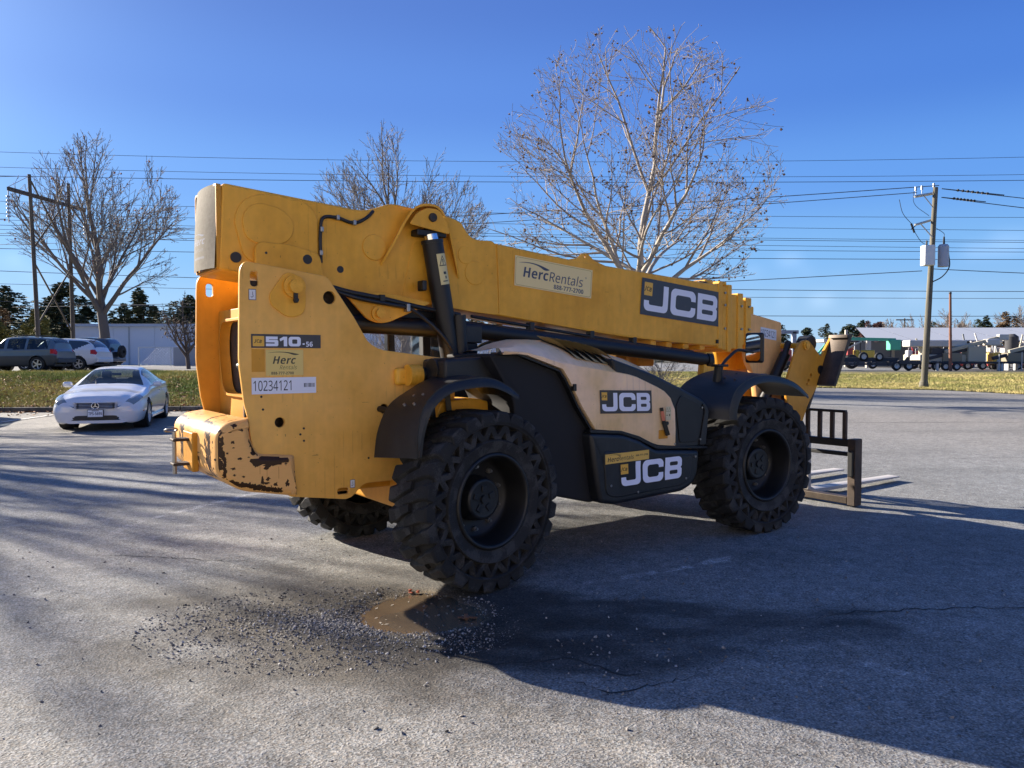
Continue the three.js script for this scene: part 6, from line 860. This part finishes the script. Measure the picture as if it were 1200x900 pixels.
  bits('tractor', 'yellow tractor with dark canopy parked under the shed end', 'tractor', 36.2, -80, b => { part('bonnet', new RoundedBoxGeometry(2.0, .9, .9, 3, .15).translate(.2, 1.5, 0), std(.5, .34, .04, .5), b); part('canopy', box(-2.4, -.2, 2.75, 2.9, -.9, .9, .05), darkM, b); part('canopy_post', merge([box(-2.2, -2.1, 1.3, 2.8, -.7, -.6), box(-.5, -.4, 1.3, 2.8, .6, .7), box(-2.2, -2.1, 1.3, 2.8, .6, .7)]), darkM, b); part('seat', box(-1.6, -1, 1.4, 2.1, -.3, .3, .08), redM, b); wheel(-1.4, .75, .8, .75, b, .45); wheel(.8, .5, .7, .5, b, .3); });
  bits('tractor', 'red tractor standing in front of the brown shed wall', 'tractor', 41.0, -78, b => { part('bonnet', new RoundedBoxGeometry(1.8, .8, .8, 3, .15).translate(.2, 1.4, 0), redM, b); part('seat', box(-1.2, -.7, 1.2, 1.9, -.3, .3, .08), white, b); wheel(-1.0, .7, .7, .7, b, .45); wheel(.8, .45, .6, .45, b, .3); });
  for (let i = 0; i < 6; i++) bits('light_tower', 'folded portable light tower on a small trailer in the yard', 'light tower', 46.5 + i * 2.2, -75 - (i % 2) * 1.6, b => { b.userData.group = 'light towers in the yard'; part('cabinet', new RoundedBoxGeometry(1.5, .95, 1, 3, .1).translate(0, 1.05, 0), i % 3 === 1 ? redM : white, b); part('mast', box(.3, .42, 1.4, 2.7 + (i % 3) * .2, -.06, .06), M.galv, b); part('lamp_head', merge([new RoundedBoxGeometry(.5, .3, .25, 2, .06).translate(.1, 2.75 + (i % 3) * .2, .1), new RoundedBoxGeometry(.5, .3, .25, 2, .06).translate(.7, 2.75 + (i % 3) * .2, .1)]), white, b); part('jack', merge([box(-.9, -.82, 0, .9, .4, .48), box(.85, .93, 0, .9, .4, .48)]), redM, b); wheel(0, .32, .55, .32, b, .2); });
  for (let i = 0; i < 5; i++) bits('scissor_lift', 'low red scissor platform parked in the yard', 'lift', 45 + i * 3.4, -77.5, b => { b.userData.group = 'scissor lifts in the yard'; part('base', new RoundedBoxGeometry(1.9, .5, .9, 2, .06).translate(0, .55, 0), redM, b); part('scissor', merge([bar([-.8, .8, .3], [.8, 1.2, .3], .08, .08), bar([.8, .8, .3], [-.8, 1.2, .3], .08, .08)]), darkM, b); part('platform', merge([box(-.95, .95, 1.2, 1.28, -.4, .4), ...[-.9, -.3, .3, .9].map(q => box(q - .025, q + .025, 1.28, 2.2, .36, .4)), box(-.95, .95, 2.16, 2.22, .36, .41), box(-.95, .95, 1.7, 1.75, .36, .41)]), white, b); for (const q of [-.6, .6]) wheel(q, .28, .45, .28, b, .15); });
  bits('storage_tank', 'black upright tank at the end of the yard', 'tank', 47.2, -71.5, b => { b.position.x = 46.2; part('tank', merge([tube([0, 1.3, 0], [0, 3.1, 0], .55, .55, 20), tube([0, 3.1, 0], [0, 3.35, 0], .55, .25, 20)]), darkM, b); part('stand', merge([-.4, .4].map(q => box(q - .06, q + .06, 0, 1.3, -.3, .3))), M.galv, b); });
  const RR = rng(404), cols = [white, beige, redM, std(.2, .21, .22, .6), std(.5, .36, .06, .5), std(.3, .32, .33, .6), std(.62, .6, .55, .6)], nms = ['white', 'beige', 'red', 'dark grey', 'yellow', 'grey', 'cream'];
  for (let i = 0; i < 16; i++) { const ci = i % 7, cx = 40 + i * 1.75 + RR() * .6, row = i % 2; bits('yard_machine', nms[ci] + ' wheeled site machine parked in the ' + (row ? 'back' : 'front') + ' row before the shed', 'machine', cx, row ? -79.5 : -74.2, b => {
    b.userData.group = nms[ci] + ' site machines in the yard'; const L = 1.1 + RR() * .7, H = .7 + RR() * .7; part('body', new RoundedBoxGeometry(L * 2, H, 1.2, 3, .12).translate(0, .55 + H / 2, 0), cols[ci], b); part('hood', new RoundedBoxGeometry(L, .5, 1, 3, .12).translate(L * .4, .6 + H + .1, 0), cols[(ci + 3) % 7], b); part('mast', bar([-L * .6, .6 + H, .3], [-L * .6 + (RR() - .5) * 1.6, 1.8 + H + RR() * .8, .3], .12, .12), cols[(ci + 1) % 7], b); part('handrail', merge([bar([-L, .6 + H, .5], [-L, 1.2 + H, .5], .05, .05), bar([0, .6 + H, .5], [0, 1.2 + H, .5], .05, .05), bar([-L, 1.2 + H, .5], [0, 1.2 + H, .5], .05, .05)]), M.galv, b); for (const q of [-.65, .65]) wheel(q * L, .38, .62, .38, b, .25); }); }
  for (let i = 0; i < 12; i++) bits('yard_bollard', 'thin pale marker post along the front of the yard', 'post', 43 + i * 2.0, -68.2, b => { b.userData.group = 'marker posts along the yard'; part('post', tube([0, -.1, 0], [0, 1.5 + (i % 3) * .15, 0], .04, .04, 6), M.galv, b); });
}
scene.traverse(o => { if (o.isMesh) { o.castShadow = true; o.receiveShadow = true; } });
renderer.render(scene, camera);
